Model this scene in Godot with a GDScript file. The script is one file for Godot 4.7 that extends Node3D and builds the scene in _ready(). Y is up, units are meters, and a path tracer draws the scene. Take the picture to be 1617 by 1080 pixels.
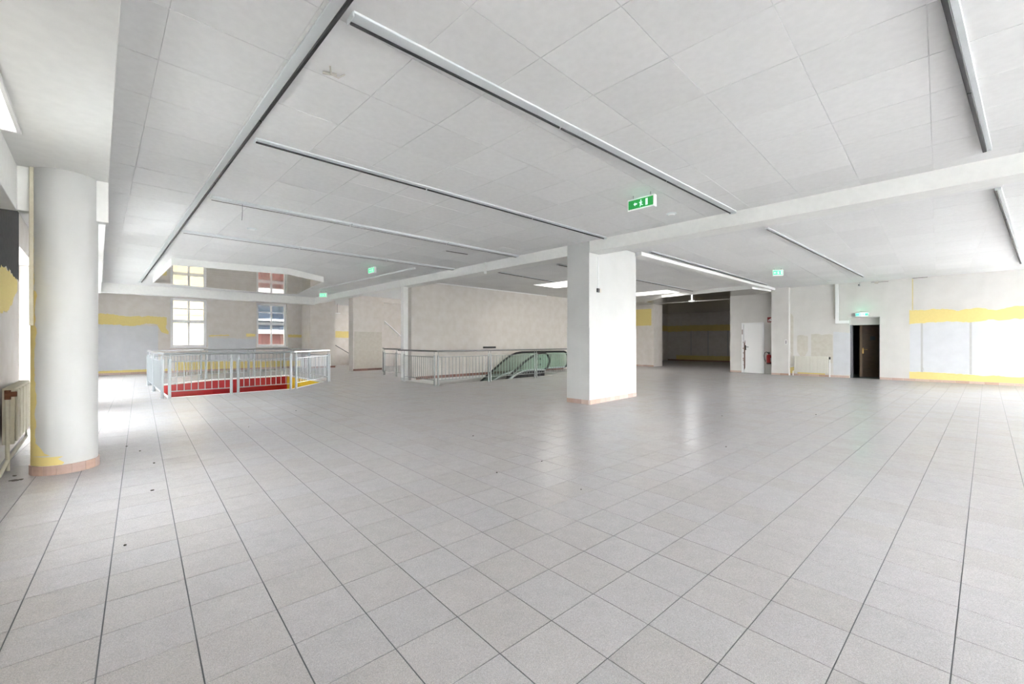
extends Node3D
# Frame of the building: "a" runs away from the camera along the facade (world -Z), "b" runs across the hall (world +X), y is up. Metres.

const CEIL := 3.30
const CEIL_R := 3.345
const TILE := 0.305
const TURN := 0.0537          # the floor tiles are laid slightly askew to the walls
var M := {}
var used := {}
var rng := RandomNumberGenerator.new()

func v(a: float, b: float, y: float) -> Vector3:
	return Vector3(b, y, -a)

# ---------------------------------------------------------------- mesh helpers
func st_new() -> SurfaceTool:
	var st := SurfaceTool.new()
	st.begin(Mesh.PRIMITIVE_TRIANGLES)
	return st

func tri(st: SurfaceTool, p: Vector3, q: Vector3, r: Vector3, n: Vector3) -> void:
	if (q - p).cross(r - p).dot(n) > 0.0:
		var s := q
		q = r
		r = s
	st.set_normal(n); st.add_vertex(p)
	st.set_normal(n); st.add_vertex(q)
	st.set_normal(n); st.add_vertex(r)

func quad(st: SurfaceTool, p: Vector3, q: Vector3, r: Vector3, s: Vector3, hint: Vector3) -> void:
	var n := (q - p).cross(s - p)
	if n.length() < 1e-12:
		n = (r - q).cross(s - q)
	n = n.normalized()
	if n.dot(hint) < 0.0:
		n = -n
	tri(st, p, q, r, n)
	tri(st, p, r, s, n)

# a box with chamfered edges; e is the half size along the columns of bas
func cbox(st: SurfaceTool, c: Vector3, e: Vector3, bev := 0.0, bas := Basis.IDENTITY) -> void:
	bev = minf(bev, minf(e.x, minf(e.y, e.z)) * 0.9)
	var ax := [bas.x.normalized(), bas.y.normalized(), bas.z.normalized()]
	var h := [e.x, e.y, e.z]
	for i in 3:
		var j := (i + 1) % 3
		var k := (i + 2) % 3
		for s in [-1.0, 1.0]:
			var o: Vector3 = c + ax[i] * (h[i] * s)
			var u: Vector3 = ax[j] * (h[j] - bev)
			var w: Vector3 = ax[k] * (h[k] - bev)
			quad(st, o - u - w, o + u - w, o + u + w, o - u + w, ax[i] * s)
	if bev <= 0.0:
		return
	for i in 3:
		var j := (i + 1) % 3
		var k := (i + 2) % 3
		for s in [-1.0, 1.0]:
			for t in [-1.0, 1.0]:
				var w: Vector3 = ax[k] * (h[k] - bev)
				var p: Vector3 = c + ax[i] * (h[i] * s) + ax[j] * ((h[j] - bev) * t)
				var q: Vector3 = c + ax[i] * ((h[i] - bev) * s) + ax[j] * (h[j] * t)
				quad(st, p - w, p + w, q + w, q - w, ax[i] * s + ax[j] * t)
	for s in [-1.0, 1.0]:
		for t in [-1.0, 1.0]:
			for r in [-1.0, 1.0]:
				var p: Vector3 = c + ax[0] * (h[0] * s) + ax[1] * ((h[1] - bev) * t) + ax[2] * ((h[2] - bev) * r)
				var q: Vector3 = c + ax[0] * ((h[0] - bev) * s) + ax[1] * (h[1] * t) + ax[2] * ((h[2] - bev) * r)
				var m: Vector3 = c + ax[0] * ((h[0] - bev) * s) + ax[1] * ((h[1] - bev) * t) + ax[2] * (h[2] * r)
				tri(st, p, q, m, (ax[0] * s + ax[1] * t + ax[2] * r).normalized())

# a box given by its limits along a, b and y
func bx(st: SurfaceTool, a0: float, a1: float, b0: float, b1: float, y0: float, y1: float, bev := 0.0) -> void:
	cbox(st, v((a0 + a1) / 2, (b0 + b1) / 2, (y0 + y1) / 2), Vector3(absf(b1 - b0) / 2, absf(y1 - y0) / 2, absf(a1 - a0) / 2), bev)

func bar(st: SurfaceTool, p: Vector3, q: Vector3, w: float, h: float, bev := 0.0) -> void:
	var d := (q - p)
	var z := d.normalized()
	var up := Vector3.UP if absf(z.y) < 0.98 else Vector3.RIGHT
	var x := up.cross(z).normalized()
	cbox(st, (p + q) / 2, Vector3(w / 2, h / 2, d.length() / 2), bev, Basis(x, z.cross(x), z))

func prism(st: SurfaceTool, poly: PackedVector2Array, o: Vector3, u: Vector3, w: Vector3, n: Vector3, depth: float, back := true) -> void:
	var idx := Geometry2D.triangulate_polygon(poly)
	for i in range(0, idx.size(), 3):
		var p := [poly[idx[i]], poly[idx[i + 1]], poly[idx[i + 2]]]
		var q := []
		for k in p:
			q.append(o + u * k.x + w * k.y + n * depth)
		tri(st, q[0], q[1], q[2], n)
		if back:
			tri(st, q[0] - n * depth, q[1] - n * depth, q[2] - n * depth, -n)
	var cen := 1.0 if not Geometry2D.is_polygon_clockwise(poly) else -1.0
	for i in poly.size():
		var p: Vector2 = poly[i]
		var q: Vector2 = poly[(i + 1) % poly.size()]
		var e := q - p
		var out := Vector2(e.y, -e.x) * cen
		var p3 := o + u * p.x + w * p.y
		var q3 := o + u * q.x + w * q.y
		quad(st, p3, q3, q3 + n * depth, p3 + n * depth, u * out.x + w * out.y)

func tube(st: SurfaceTool, pts: Array, r: float, sides := 8, caps := true, flat := 1.0) -> void:
	var rings := []
	var up := Vector3.UP
	for i in pts.size():
		var d: Vector3 = (pts[mini(i + 1, pts.size() - 1)] - pts[maxi(i - 1, 0)]).normalized()
		if absf(d.dot(up)) > 0.97:
			up = Vector3.RIGHT if absf(d.x) < 0.7 else Vector3.FORWARD
		var x := up.cross(d).normalized()
		var y := d.cross(x).normalized()
		up = y
		var ring := []
		for k in sides:
			var t := TAU * k / sides
			ring.append([pts[i] + x * (cos(t) * r) + y * (sin(t) * r * flat), (x * cos(t) + y * sin(t)).normalized()])
		rings.append(ring)
	for i in pts.size() - 1:
		for k in sides:
			var l := (k + 1) % sides
			var q := [rings[i][k], rings[i][l], rings[i + 1][l], rings[i + 1][k]]
			var face: Vector3 = (q[1][0] - q[0][0]).cross(q[3][0] - q[0][0])
			var order := [0, 1, 2, 0, 2, 3]
			if face.dot(q[0][1]) > 0.0:
				order = [0, 2, 1, 0, 3, 2]
			for m in order:
				st.set_normal(q[m][1]); st.add_vertex(q[m][0])
	if caps:
		for e in [0, pts.size() - 1]:
			var d: Vector3 = (pts[0] - pts[1]).normalized() if e == 0 else (pts[-1] - pts[-2]).normalized()
			for k in sides:
				tri(st, pts[e], rings[e][k][0], rings[e][(k + 1) % sides][0], d)

func lathe(st: SurfaceTool, prof: Array, o: Vector3, axis := Vector3.UP, sides := 24, from := 0.0, to := TAU) -> void:
	var x := axis.cross(Vector3.FORWARD if absf(axis.z) < 0.9 else Vector3.RIGHT).normalized()
	var y := axis.cross(x).normalized()
	for i in prof.size() - 1:
		var p: Vector2 = prof[i]
		var q: Vector2 = prof[i + 1]
		var e := q - p
		var nn := Vector2(e.y, -e.x).normalized()
		for k in sides:
			var t0 := lerpf(from, to, float(k) / sides)
			var t1 := lerpf(from, to, float(k + 1) / sides)
			var r0 := x * cos(t0) + y * sin(t0)
			var r1 := x * cos(t1) + y * sin(t1)
			var c := [[o + r0 * p.x + axis * p.y, r0 * nn.x + axis * nn.y], [o + r1 * p.x + axis * p.y, r1 * nn.x + axis * nn.y], [o + r1 * q.x + axis * q.y, r1 * nn.x + axis * nn.y], [o + r0 * q.x + axis * q.y, r0 * nn.x + axis * nn.y]]
			var order := [0, 1, 2, 0, 2, 3]
			if (c[1][0] - c[0][0]).cross(c[2][0] - c[0][0]).dot(c[0][1]) > 0.0 or (c[2][0] - c[0][0]).cross(c[3][0] - c[0][0]).dot(c[0][1]) > 0.0:
				order = [0, 2, 1, 0, 3, 2]
			for m in order:
				st.set_normal(c[m][1]); st.add_vertex(c[m][0])

# ---------------------------------------------------------------- node helpers
func numbered(called: String) -> String:
	var n: int = used.get(called, 0)
	used[called] = n + 1
	return called if n == 0 else "%s_%03d" % [called, n]

func part_mesh(called: String, mesh: Mesh, m: Material, parent: Node3D) -> MeshInstance3D:
	var o := MeshInstance3D.new()
	o.mesh = mesh
	o.material_override = m
	o.name = called if parent != self else numbered(called)
	parent.add_child(o, true)
	return o

func obj(called: String, st: SurfaceTool, m: Material, parent: Node3D = self) -> MeshInstance3D:
	var mesh := st.commit()
	mesh.surface_set_material(0, m)
	var o := MeshInstance3D.new()
	o.mesh = mesh
	o.name = called if parent != self else numbered(called)
	parent.add_child(o, true)
	return o

func tag(o: Node3D, label: String, category: String, group := "") -> Node3D:
	o.set_meta("label", label)
	o.set_meta("category", category)
	if group != "":
		o.set_meta("group", group)
	return o

func thing(called: String, label: String, category: String, at := Vector3.ZERO, group := "") -> Node3D:
	var o := Node3D.new()
	o.name = numbered(called)
	add_child(o)
	o.position = at
	return tag(o, label, category, group)

func structure(called: String, label: String, category: String) -> Node3D:
	var o := Node3D.new()
	o.name = numbered(called)
	add_child(o)
	o.set_meta("kind", "structure")
	return tag(o, label, category)

# ---------------------------------------------------------------- materials
func noise_tex(seed_: int, freq: float, size: int, lo: float, hi: float, oct := 4, tint := Color(1, 1, 1)) -> ImageTexture:
	var n := FastNoiseLite.new()
	n.seed = seed_
	n.frequency = freq
	n.fractal_octaves = oct
	var g := n.get_seamless_image(size, size)
	var im := Image.create(size, size, false, Image.FORMAT_RGB8)
	for y in size:
		for x in size:
			var t := lerpf(lo, hi, g.get_pixel(x, y).r)
			var d := 1.0 - t
			im.set_pixel(x, y, Color(1.0 - d * tint.r, 1.0 - d * tint.g, 1.0 - d * tint.b))
	im.generate_mipmaps()
	return ImageTexture.create_from_image(im)

func speckle_tex(seed_: int, size: int) -> ImageTexture:
	rng.seed = seed_
	var n := FastNoiseLite.new()
	n.seed = seed_ + 5
	n.frequency = 0.012
	n.fractal_octaves = 3
	var g := n.get_seamless_image(size, size)
	var im := Image.create(size, size, false, Image.FORMAT_RGB8)
	for y in size:
		for x in size:
			var t := 0.90 + rng.randf_range(-0.10, 0.10) + (g.get_pixel(x, y).r - 0.5) * 0.03
			var w := rng.randf_range(-0.012, 0.012)
			im.set_pixel(x, y, Color(clampf(t + w, 0, 1), clampf(t, 0, 1), clampf(t - w, 0, 1)))
	return ImageTexture.create_from_image(im)

func mat(c: Color, rough := 0.8, metal := 0.0, tex: Texture2D = null, scale := 1.0) -> StandardMaterial3D:
	var m := StandardMaterial3D.new()
	m.albedo_color = c
	m.roughness = rough
	m.metallic = metal
	if tex:
		m.albedo_texture = tex
		m.uv1_triplanar = true
		m.uv1_world_triplanar = true
		m.uv1_scale = Vector3.ONE * scale
	return m

func glow(c: Color, e: float, base := Color(0.8, 0.8, 0.8)) -> StandardMaterial3D:
	var m := mat(base, 0.5)
	m.emission_enabled = true
	m.emission = c
	m.emission_energy_multiplier = e
	return m

func materials() -> void:
	var mottle := noise_tex(3, 0.012, 256, 0.965, 1.0, 5)
	var mottle2 := noise_tex(9, 0.02, 256, 0.94, 1.0, 5, Color(0.8, 0.95, 1.2))
	var fine := noise_tex(21, 0.05, 256, 0.975, 1.0, 3)
	M.plaster = mat(Color(0.835, 0.825, 0.812), 0.92, 0, mottle, 0.45)
	M.plaster_old = mat(Color(0.85, 0.83, 0.812), 0.92, 0, mottle2, 0.5)
	M.plaster_clean = mat(Color(0.825, 0.83, 0.845), 0.9, 0, mottle, 0.7)
	M.pillar = mat(Color(0.79, 0.79, 0.784), 0.85, 0, mottle, 0.4)
	M.ceiling = mat(Color(0.93, 0.93, 0.93), 0.9, 0, fine, 0.8)
	M.panel = []
	for k in 4:
		M.panel.append(mat(Color(0.932, 0.932, 0.93).darkened([0.0, 0.012, 0.02, 0.006][k]), 0.9, 0, fine, 0.8))
	M.beam = mat(Color(0.935, 0.935, 0.925), 0.85, 0, fine, 0.6)
	M.yellow = mat(Color(0.86, 0.79, 0.52), 0.9, 0, fine, 0.9)
	M.black_paint = mat(Color(0.20, 0.20, 0.205), 0.85, 0, noise_tex(31, 0.03, 256, 0.7, 1.0, 4), 1.2)
	M.stain = mat(Color(0.80, 0.785, 0.75), 0.95, 0, mottle2, 1.2)
	M.seam = mat(Color(0.74, 0.74, 0.74), 0.95, 0, mottle, 1.5)
	var sp := speckle_tex(77, 512)
	M.tile = []
	M.tile_tint = [Color(0.842, 0.826, 0.824), Color(0.839, 0.828, 0.832), Color(0.848, 0.834, 0.834), Color(0.834, 0.818, 0.813), Color(0.844, 0.831, 0.836)]
	for k in 5:
		M.tile.append(mat(M.tile_tint[k], 0.27, 0, sp, 1.1))
	M.tile_field = mat(Color(1, 1, 1), 0.27, 0, sp, 1.1)
	M.tile_field.vertex_color_use_as_albedo = true
	M.grout = mat(Color(0.42, 0.43, 0.44), 0.9, 0, fine, 1.0)
	M.skirt = []
	for k in 4:
		M.skirt.append(mat([Color(0.74, 0.64, 0.60), Color(0.70, 0.60, 0.56), Color(0.77, 0.68, 0.64), Color(0.72, 0.61, 0.55)][k], 0.5, 0, mottle2, 4.0))
	M.brick_skirt = [mat(Color(0.55, 0.40, 0.36), 0.6, 0, mottle2, 3.0), mat(Color(0.50, 0.38, 0.34), 0.6, 0, mottle2, 3.0), mat(Color(0.58, 0.43, 0.40), 0.6, 0, mottle2, 3.0)]
	M.rail_light = mat(Color(0.64, 0.66, 0.67), 0.35, 0.35)
	M.rail_top = mat(Color(0.62, 0.63, 0.63), 0.3, 0.5)
	M.steel = mat(Color(0.60, 0.61, 0.60), 0.35, 0.55)
	M.steel_top = mat(Color(0.47, 0.47, 0.465), 0.35, 0.5)
	M.red = mat(Color(0.66, 0.08, 0.11), 0.45, 0, fine, 0.7)
	M.yellow_bright = mat(Color(0.95, 0.80, 0.14), 0.5, 0, fine, 0.7)
	M.white = mat(Color(0.93, 0.93, 0.93), 0.45)
	M.white_trim = mat(Color(0.93, 0.93, 0.935), 0.5)
	M.track = mat(Color(0.86, 0.88, 0.885), 0.4)
	M.dark = mat(Color(0.16, 0.16, 0.165), 0.5)
	M.rubber = mat(Color(0.10, 0.10, 0.11), 0.45)
	M.mirror = []
	for k in 3:
		M.mirror.append(mat([Color(0.90, 0.895, 0.875), Color(0.88, 0.876, 0.86), Color(0.91, 0.905, 0.89)][k], 0.04, 1.0))
	M.mirror_dull = mat(Color(0.72, 0.71, 0.69), 0.22, 1.0)
	M.glass = mat(Color(0.92, 0.97, 0.95, 0.08), 0.02)
	M.glass.transparency = BaseMaterial3D.TRANSPARENCY_ALPHA
	M.film = mat(Color(0.97, 0.98, 0.98, 0.66), 0.4)
	M.film.transparency = BaseMaterial3D.TRANSPARENCY_ALPHA
	M.glass_green = mat(Color(0.55, 0.72, 0.62, 0.35), 0.03)
	M.glass_green.transparency = BaseMaterial3D.TRANSPARENCY_ALPHA
	M.light_panel = glow(Color(1.0, 0.99, 0.96), 0.9)
	M.green = glow(Color(0.10, 0.50, 0.22), 0.30, Color(0.1, 0.45, 0.2))
	M.green_pale = glow(Color(0.30, 0.80, 0.56), 0.42, Color(0.3, 0.7, 0.5))
	M.sign_white = glow(Color(0.75, 1.0, 0.85), 0.42)
	M.rad = mat(Color(0.87, 0.86, 0.82), 0.5, 0, fine, 1.0)
	M.rad_old = mat(Color(0.80, 0.78, 0.70), 0.55, 0, mottle2, 1.5)
	M.pipe = mat(Color(0.78, 0.76, 0.68), 0.5, 0, mottle2, 3.0)
	M.rust = mat(Color(0.42, 0.27, 0.18), 0.9, 0, mottle2, 4.0)
	M.ext_red = mat(Color(0.62, 0.10, 0.11), 0.3)
	M.door_brown = mat(Color(0.30, 0.21, 0.15), 0.55, 0, noise_tex(41, 0.03, 256, 0.8, 1.0, 4), 1.0)
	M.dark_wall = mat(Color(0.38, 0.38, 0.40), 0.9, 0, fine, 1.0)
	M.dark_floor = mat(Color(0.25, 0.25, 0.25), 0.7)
	M.edge_wood = mat(Color(0.42, 0.32, 0.22), 0.6)
	M.brass = mat(Color(0.70, 0.55, 0.32), 0.35, 0.8)
	M.cream = mat(Color(0.68, 0.625, 0.49), 0.9, 0, fine, 0.3)
	M.brick_red = mat(Color(0.32, 0.12, 0.09), 0.9, 0, mottle2, 0.4)
	M.blue_glass = mat(Color(0.14, 0.19, 0.25), 0.12, 0.1)
	M.facade = mat(Color(0.50, 0.49, 0.47), 0.95, 0, mottle, 0.1)
	M.concrete = mat(Color(0.91, 0.905, 0.89), 0.95, 0, mottle, 0.1)
	M.debris = mat(Color(0.30, 0.28, 0.25), 0.9)

# ---------------------------------------------------------------- walls
# openings: [s0, s1, y0, y1] sorted along s
func wall_solid(st: SurfaceTool, along_a: bool, s0: float, s1: float, t0: float, t1: float, y0: float, y1: float, openings := []) -> void:
	var put := func(p0: float, p1: float, q0: float, q1: float) -> void:
		if p1 - p0 < 0.001 or q1 - q0 < 0.001:
			return
		if along_a:
			bx(st, p0, p1, t0, t1, q0, q1)
		else:
			bx(st, t0, t1, p0, p1, q0, q1)
	var s := s0
	for o in openings:
		put.call(s, o[0], y0, y1)
		put.call(o[0], o[1], y0, o[2])
		put.call(o[0], o[1], o[3], y1)
		s = o[1]
	put.call(s, s1, y0, y1)

# a coat of paint with a ragged outline on a wall face; facing "-b", "-a" or "+b"
func coat(parent: Node3D, called: String, m: Material, facing: String, pos: float, poly: PackedVector2Array, depth := 0.002) -> void:
	var st := st_new()
	if facing == "-b":
		prism(st, poly, v(0, pos, 0), v(1, 0, 0), Vector3.UP, v(0, -1, 0), depth, false)
	elif facing == "+b":
		prism(st, poly, v(0, pos, 0), v(1, 0, 0), Vector3.UP, v(0, 1, 0), depth, false)
	else:
		prism(st, poly, v(pos, 0, 0), v(0, 1, 0), Vector3.UP, v(-1, 0, 0), depth, false)
	obj(called, st, m, parent)

func ragged(s0: float, s1: float, lo: Array, hi: Array, amp: float, seed_: int, step := 0.045) -> PackedVector2Array:
	# lo / hi: heights at evenly spaced stations from s0 to s1
	rng.seed = seed_
	var at := func(arr: Array, t: float) -> float:
		var f := t * (arr.size() - 1)
		var i := mini(int(f), arr.size() - 2)
		return lerpf(arr[i], arr[i + 1], f - i)
	var n := maxi(4, int((s1 - s0) / step))
	var p := PackedVector2Array()
	var j := 0.0
	for i in n + 1:
		var t := float(i) / n
		j = j * 0.55 + rng.randf_range(-amp, amp)
		p.append(Vector2(lerpf(s0, s1, t), at.call(lo, t) + j))
	j = 0.0
	for i in n + 1:
		var t := 1.0 - float(i) / n
		j = j * 0.55 + rng.randf_range(-amp, amp)
		p.append(Vector2(lerpf(s0, s1, t), at.call(hi, t) + j))
	return p

func skirting(called: String, label: String, p: Vector3, q: Vector3, n: Vector3, h := 0.075, mats: Array = [], len_ := 0.30) -> void:
	if mats.is_empty():
		mats = M.skirt
	var base := structure(called, label, "baseboard")
	var d := q - p
	var dir := d.normalized()
	var count := maxi(1, int(round(d.length() / len_)))
	var l := d.length() / count
	var st := st_new()
	cbox(st, Vector3.ZERO, Vector3(l / 2 - 0.0018, h / 2, 0.006), 0.002, Basis(dir, Vector3.UP, dir.cross(Vector3.UP)))
	var mesh := st.commit()
	rng.seed = hash(called)
	for k in count:
		var o := part_mesh("skirting_tile", mesh, mats[rng.randi() % mats.size()], base)
		o.position = p + dir * (l * (k + 0.5)) + n * 0.006 + Vector3.UP * (h / 2)

# ---------------------------------------------------------------- floors and ceilings made of pieces
func view_share(p: Vector3, area: float) -> float:
	var a := -p.z
	var b := p.x
	var r := -sin(0.778) * a + cos(0.778) * b
	var d := cos(0.778) * a + sin(0.778) * b
	if d < 0.3 or absf(r / d) > 1.27 or absf((p.y - 1.265) / d) > 0.86:
		return 0.0
	return area * absf(p.y - 1.265) / pow(d * d + r * r, 1.5)

func build_floor(holes: Array) -> void:
	var fl := structure("floor", "beige speckled ceramic tile floor with dark grout across the hall", "floor")
	var slab := CSGCombiner3D.new()
	slab.name = "grout_bed"
	fl.add_child(slab)
	for r in [[-12.35, 26.2, -1.07, 19.3], [6.0, 13.5, 19.3, 28.5]]:
		var c := CSGBox3D.new()
		c.name = "bed"
		c.size = Vector3(r[3] - r[2], 0.26, r[1] - r[0])
		c.position = v((r[0] + r[1]) / 2, (r[2] + r[3]) / 2, -0.1325)
		c.material = M.grout
		slab.add_child(c, true)
	for h in holes:
		var c := CSGPolygon3D.new()
		c.name = "opening"
		var poly := PackedVector2Array()
		for p in h:
			poly.append(Vector2(p.y, p.x))      # (b, a)
		c.polygon = poly
		c.mode = CSGPolygon3D.MODE_DEPTH
		c.depth = 4.0
		c.operation = CSGShape3D.OPERATION_SUBTRACTION
		c.rotation.x = -PI / 2                  # polygon y -> -z
		c.position.y = 2.0
		c.material = M.plaster
		slab.add_child(c, true)
	var room := [PackedVector2Array([Vector2(-12, -0.72), Vector2(-12, 18.85), Vector2(3.9, 18.85), Vector2(6.2, 18.85), Vector2(6.2, 28.2), Vector2(13.2, 28.2), Vector2(13.2, 21.25), Vector2(12.3, 20.3), Vector2(12.3, 12.0), Vector2(26, 12.0), Vector2(26, -0.72)])]
	var ca := cos(TURN)
	var sa := sin(TURN)
	var full := []
	var cut := []
	var g1 := 0.0026
	var g2 := 0.0021
	for i in range(-44, 100):
		for j in range(-26, 102):
			var u0 := (0.30 + i) * TILE
			var w0 := (0.59 + j) * TILE
			var q := PackedVector2Array()
			for c in [[g2, g1], [TILE - g2, g1], [TILE - g2, TILE - g1], [g2, TILE - g1]]:
				var u: float = u0 + c[0]
				var w: float = w0 + c[1]
				q.append(Vector2(u * ca - w * sa, u * sa + w * ca))     # (a, b)
			var cen := (q[0] + q[2]) / 2
			if cen.x < -12.3 or cen.x > 26.3 or cen.y < -1.0 or cen.y > 28.5:
				continue
			var parts: Array = Geometry2D.intersect_polygons(q, room[0])
			var whole := false
			if parts.size() == 1:
				var inside := true
				for p in q:
					if not Geometry2D.is_point_in_polygon(p, room[0]):
						inside = false
				whole = inside
			for h in holes:
				var left := []
				for p in parts:
					if Geometry2D.intersect_polygons(p, h).size() > 0:
						whole = false
						left.append_array(Geometry2D.clip_polygons(p, h))
					else:
						left.append(p)
				parts = left
			if parts.is_empty():
				continue
			var p3 := v(cen.x, cen.y, 0)
			if whole:
				full.append([view_share(p3, TILE * TILE), p3])
			else:
				cut.append_array(parts)
	full.sort_custom(func(x, y): return x[0] > y[0])
	var bas := Basis(Vector3.UP, -TURN)
	var st1 := st_new()
	cbox(st1, Vector3(0, -0.006, 0), Vector3(TILE / 2 - g1, 0.006, TILE / 2 - g2), 0.0003)
	var mesh := st1.commit()
	rng.seed = 5
	for k in mini(300, full.size()):
		var o := part_mesh("tile", mesh, M.tile[rng.randi() % 5], fl)
		o.transform = Transform3D(bas, full[k][1] + Vector3.UP * rng.randf_range(-0.0003, 0.0003))
	var st := st_new()
	for k in range(300, full.size()):
		st.set_color(M.tile_tint[rng.randi() % 5].srgb_to_linear())
		var c: Vector3 = full[k][1] + Vector3.UP * rng.randf_range(-0.0003, 0.0003)
		var x := bas.x * (TILE / 2 - g1)
		var z := bas.z * (TILE / 2 - g2)
		var e := Vector3.DOWN * 0.004
		quad(st, c - x - z, c + x - z, c + x + z, c - x + z, Vector3.UP)
		quad(st, c - x - z, c + x - z, c + x - z + e, c - x - z + e, -z)
		quad(st, c - x + z, c + x + z, c + x + z + e, c - x + z + e, z)
		quad(st, c - x - z, c - x + z, c - x + z + e, c - x - z + e, -x)
		quad(st, c + x - z, c + x + z, c + x + z + e, c + x - z + e, x)
	for p in cut:
		if p.size() < 3:
			continue
		st.set_color(M.tile_tint[rng.randi() % 5].srgb_to_linear())
		prism(st, p, v(0, 0, -0.005), v(1, 0, 0), v(0, 1, 0), Vector3.UP, 0.005, false)
	var field := obj("tile_field", st, M.tile_field, fl)
	field.set_meta("kind", "stuff")

func build_ceiling(called: String, label: String, zones: Array, y: float, a_ph: float, b_ph: float, pitch: float, m0: Material) -> void:
	# zones: [a0, a1, b0, b1]
	var ce := structure(called, label, "ceiling")
	var st := st_new()
	for z in zones:
		bx(st, z[0], z[1], z[2], z[3], y + 0.004, y + 0.22)
	obj("backing", st, m0, ce)
	var list := []
	var gap := 0.002
	for z in zones:
		for i in range(int(floor((z[0] - a_ph) / pitch)), int(ceil((z[1] - a_ph) / pitch))):
			for j in range(int(floor((z[2] - b_ph) / pitch)), int(ceil((z[3] - b_ph) / pitch))):
				var a0 := maxf(z[0], a_ph + i * pitch) + gap
				var a1 := minf(z[1], a_ph + (i + 1) * pitch) - gap
				var b0 := maxf(z[2], b_ph + j * pitch) + gap
				var b1 := minf(z[3], b_ph + (j + 1) * pitch) - gap
				if a1 - a0 < 0.02 or b1 - b0 < 0.02:
					continue
				list.append([view_share(v((a0 + a1) / 2, (b0 + b1) / 2, y), (a1 - a0) * (b1 - b0)), a0, a1, b0, b1])
	list.sort_custom(func(x, w): return x[0] > w[0])
	var meshes := {}
	rng.seed = 11
	var rest := st_new()
	var many := false
	for k in list.size():
		var l = list[k]
		var dy := rng.randf_range(-0.0008, 0.0008)
		if k < 300:
			var key := "%.3f_%.3f" % [l[2] - l[1], l[4] - l[3]]
			if not meshes.has(key):
				var s := st_new()
				cbox(s, Vector3.ZERO, Vector3((l[4] - l[3]) / 2, 0.004, (l[2] - l[1]) / 2), 0.0012)
				meshes[key] = s.commit()
			var o := part_mesh("ceiling_panel", meshes[key], M.panel[rng.randi() % 4], ce)
			o.position = v((l[1] + l[2]) / 2, (l[3] + l[4]) / 2, y + 0.004 + dy)
		else:
			many = true
			bx(rest, l[1], l[2], l[3], l[4], y + dy, y + 0.006)
	if many:
		obj("panel_field", rest, m0, ce).set_meta("kind", "stuff")

# ---------------------------------------------------------------- railings
# path: list of straight runs [p, q]; posts: list of points; handrail: list of points
func railing(called: String, label: String, runs: Array, posts: Array, hand: Array, mp: Material, mh: Material, closed := false, post_r := 0.03) -> Node3D:
	var t := thing(called, label, "railing")
	var ps := st_new()
	tube(ps, [Vector3(0, 0.0, 0), Vector3(0, 0.88, 0)], post_r, 10)
	var post_mesh := ps.commit()
	var bs := st_new()
	tube(bs, [Vector3(0, 0.16, 0), Vector3(0, 0.83, 0)], 0.0085, 6, false)
	var bal := bs.commit()
	var br := st_new()
	tube(br, [Vector3(0, 0.86, 0), Vector3(0, 0.985, 0)], 0.010, 6, false)
	var stem := br.commit()
	var fs := st_new()
	lathe(fs, [Vector2(0.0, 0.008), Vector2(0.045, 0.008), Vector2(0.05, 0.0)], Vector3.ZERO, Vector3.UP, 12)
	var flange := fs.commit()
	for p in posts:
		var o := part_mesh("post", post_mesh, mp, t)
		o.position = p
		part_mesh("post_stem", stem, mp, o)
		part_mesh("base_flange", flange, mp, o)
	for r in runs:
		var d: Vector3 = r[1] - r[0]
		for y in [0.16, 0.83]:
			var s := st_new()
			tube(s, [r[0] + Vector3.UP * y, r[1] + Vector3.UP * y], 0.012, 6)
			obj("cross_bar", s, mp, t)
		var n := maxi(1, int(round(d.length() / 0.125)))
		for k in range(1, n):
			part_mesh("baluster", bal, mp, t).position = r[0] + d * (float(k) / n)
	var hs := st_new()
	var hp := []
	for p in hand:
		hp.append(p + Vector3.UP * 1.0)
	if closed:
		hp.append(hp[0] + (hp[1] - hp[0]) * 0.001)
	for i in hp.size() - 1:
		tube(hs, [hp[i], hp[i + 1]], 0.026, 10)
	for i in hp.size():
		var sph := []
		for k in 7:
			sph.append(Vector2(0.026 * sin(PI * k / 6), -0.026 * cos(PI * k / 6)))
		lathe(hs, sph, hp[i], Vector3.UP, 10)
	obj("handrail", hs, mh, t)
	return t

# ---------------------------------------------------------------- luminous things
func ceiling_light(label: String, a0: float, a1: float, b0: float, b1: float, y: float, energy: float, seam := false) -> void:
	var c := v((a0 + a1) / 2, (b0 + b1) / 2, y)
	var t := thing("ceiling_light_panel", label, "ceiling light", c, "large luminous ceiling panels")
	var w := b1 - b0
	var l := a1 - a0
	var f := st_new()
	for s in [-1, 1]:
		cbox(f, Vector3(s * (w / 2 + 0.012), -0.012, 0), Vector3(0.012, 0.012, l / 2 + 0.024), 0.002)
		cbox(f, Vector3(0, -0.012, s * (l / 2 + 0.012)), Vector3(w / 2, 0.012, 0.012), 0.002)
	obj("frame", f, M.white, t)
	var n := 2 if seam else 1
	for k in n:
		var d := st_new()
		cbox(d, Vector3(0, -0.010, -l / 2 + l * (k + 0.5) / n), Vector3(w / 2 - 0.001, 0.008, l / n / 2 - 0.003), 0.0)
		obj("diffuser", d, M.light_panel, t)
	var li := AreaLight3D.new()
	li.name = "panel_light"
	li.area_size = Vector2(w, l)
	li.light_energy = energy
	li.light_color = Color(1.0, 0.985, 0.95)
	if "area_range" in li:
		li.area_range = 40.0
	if "area_attenuation" in li:
		li.area_attenuation = 2.0
	li.shadow_enabled = true
	li.rotation.x = -PI / 2
	li.position = Vector3(0, -0.03, 0)
	t.add_child(li)

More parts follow.
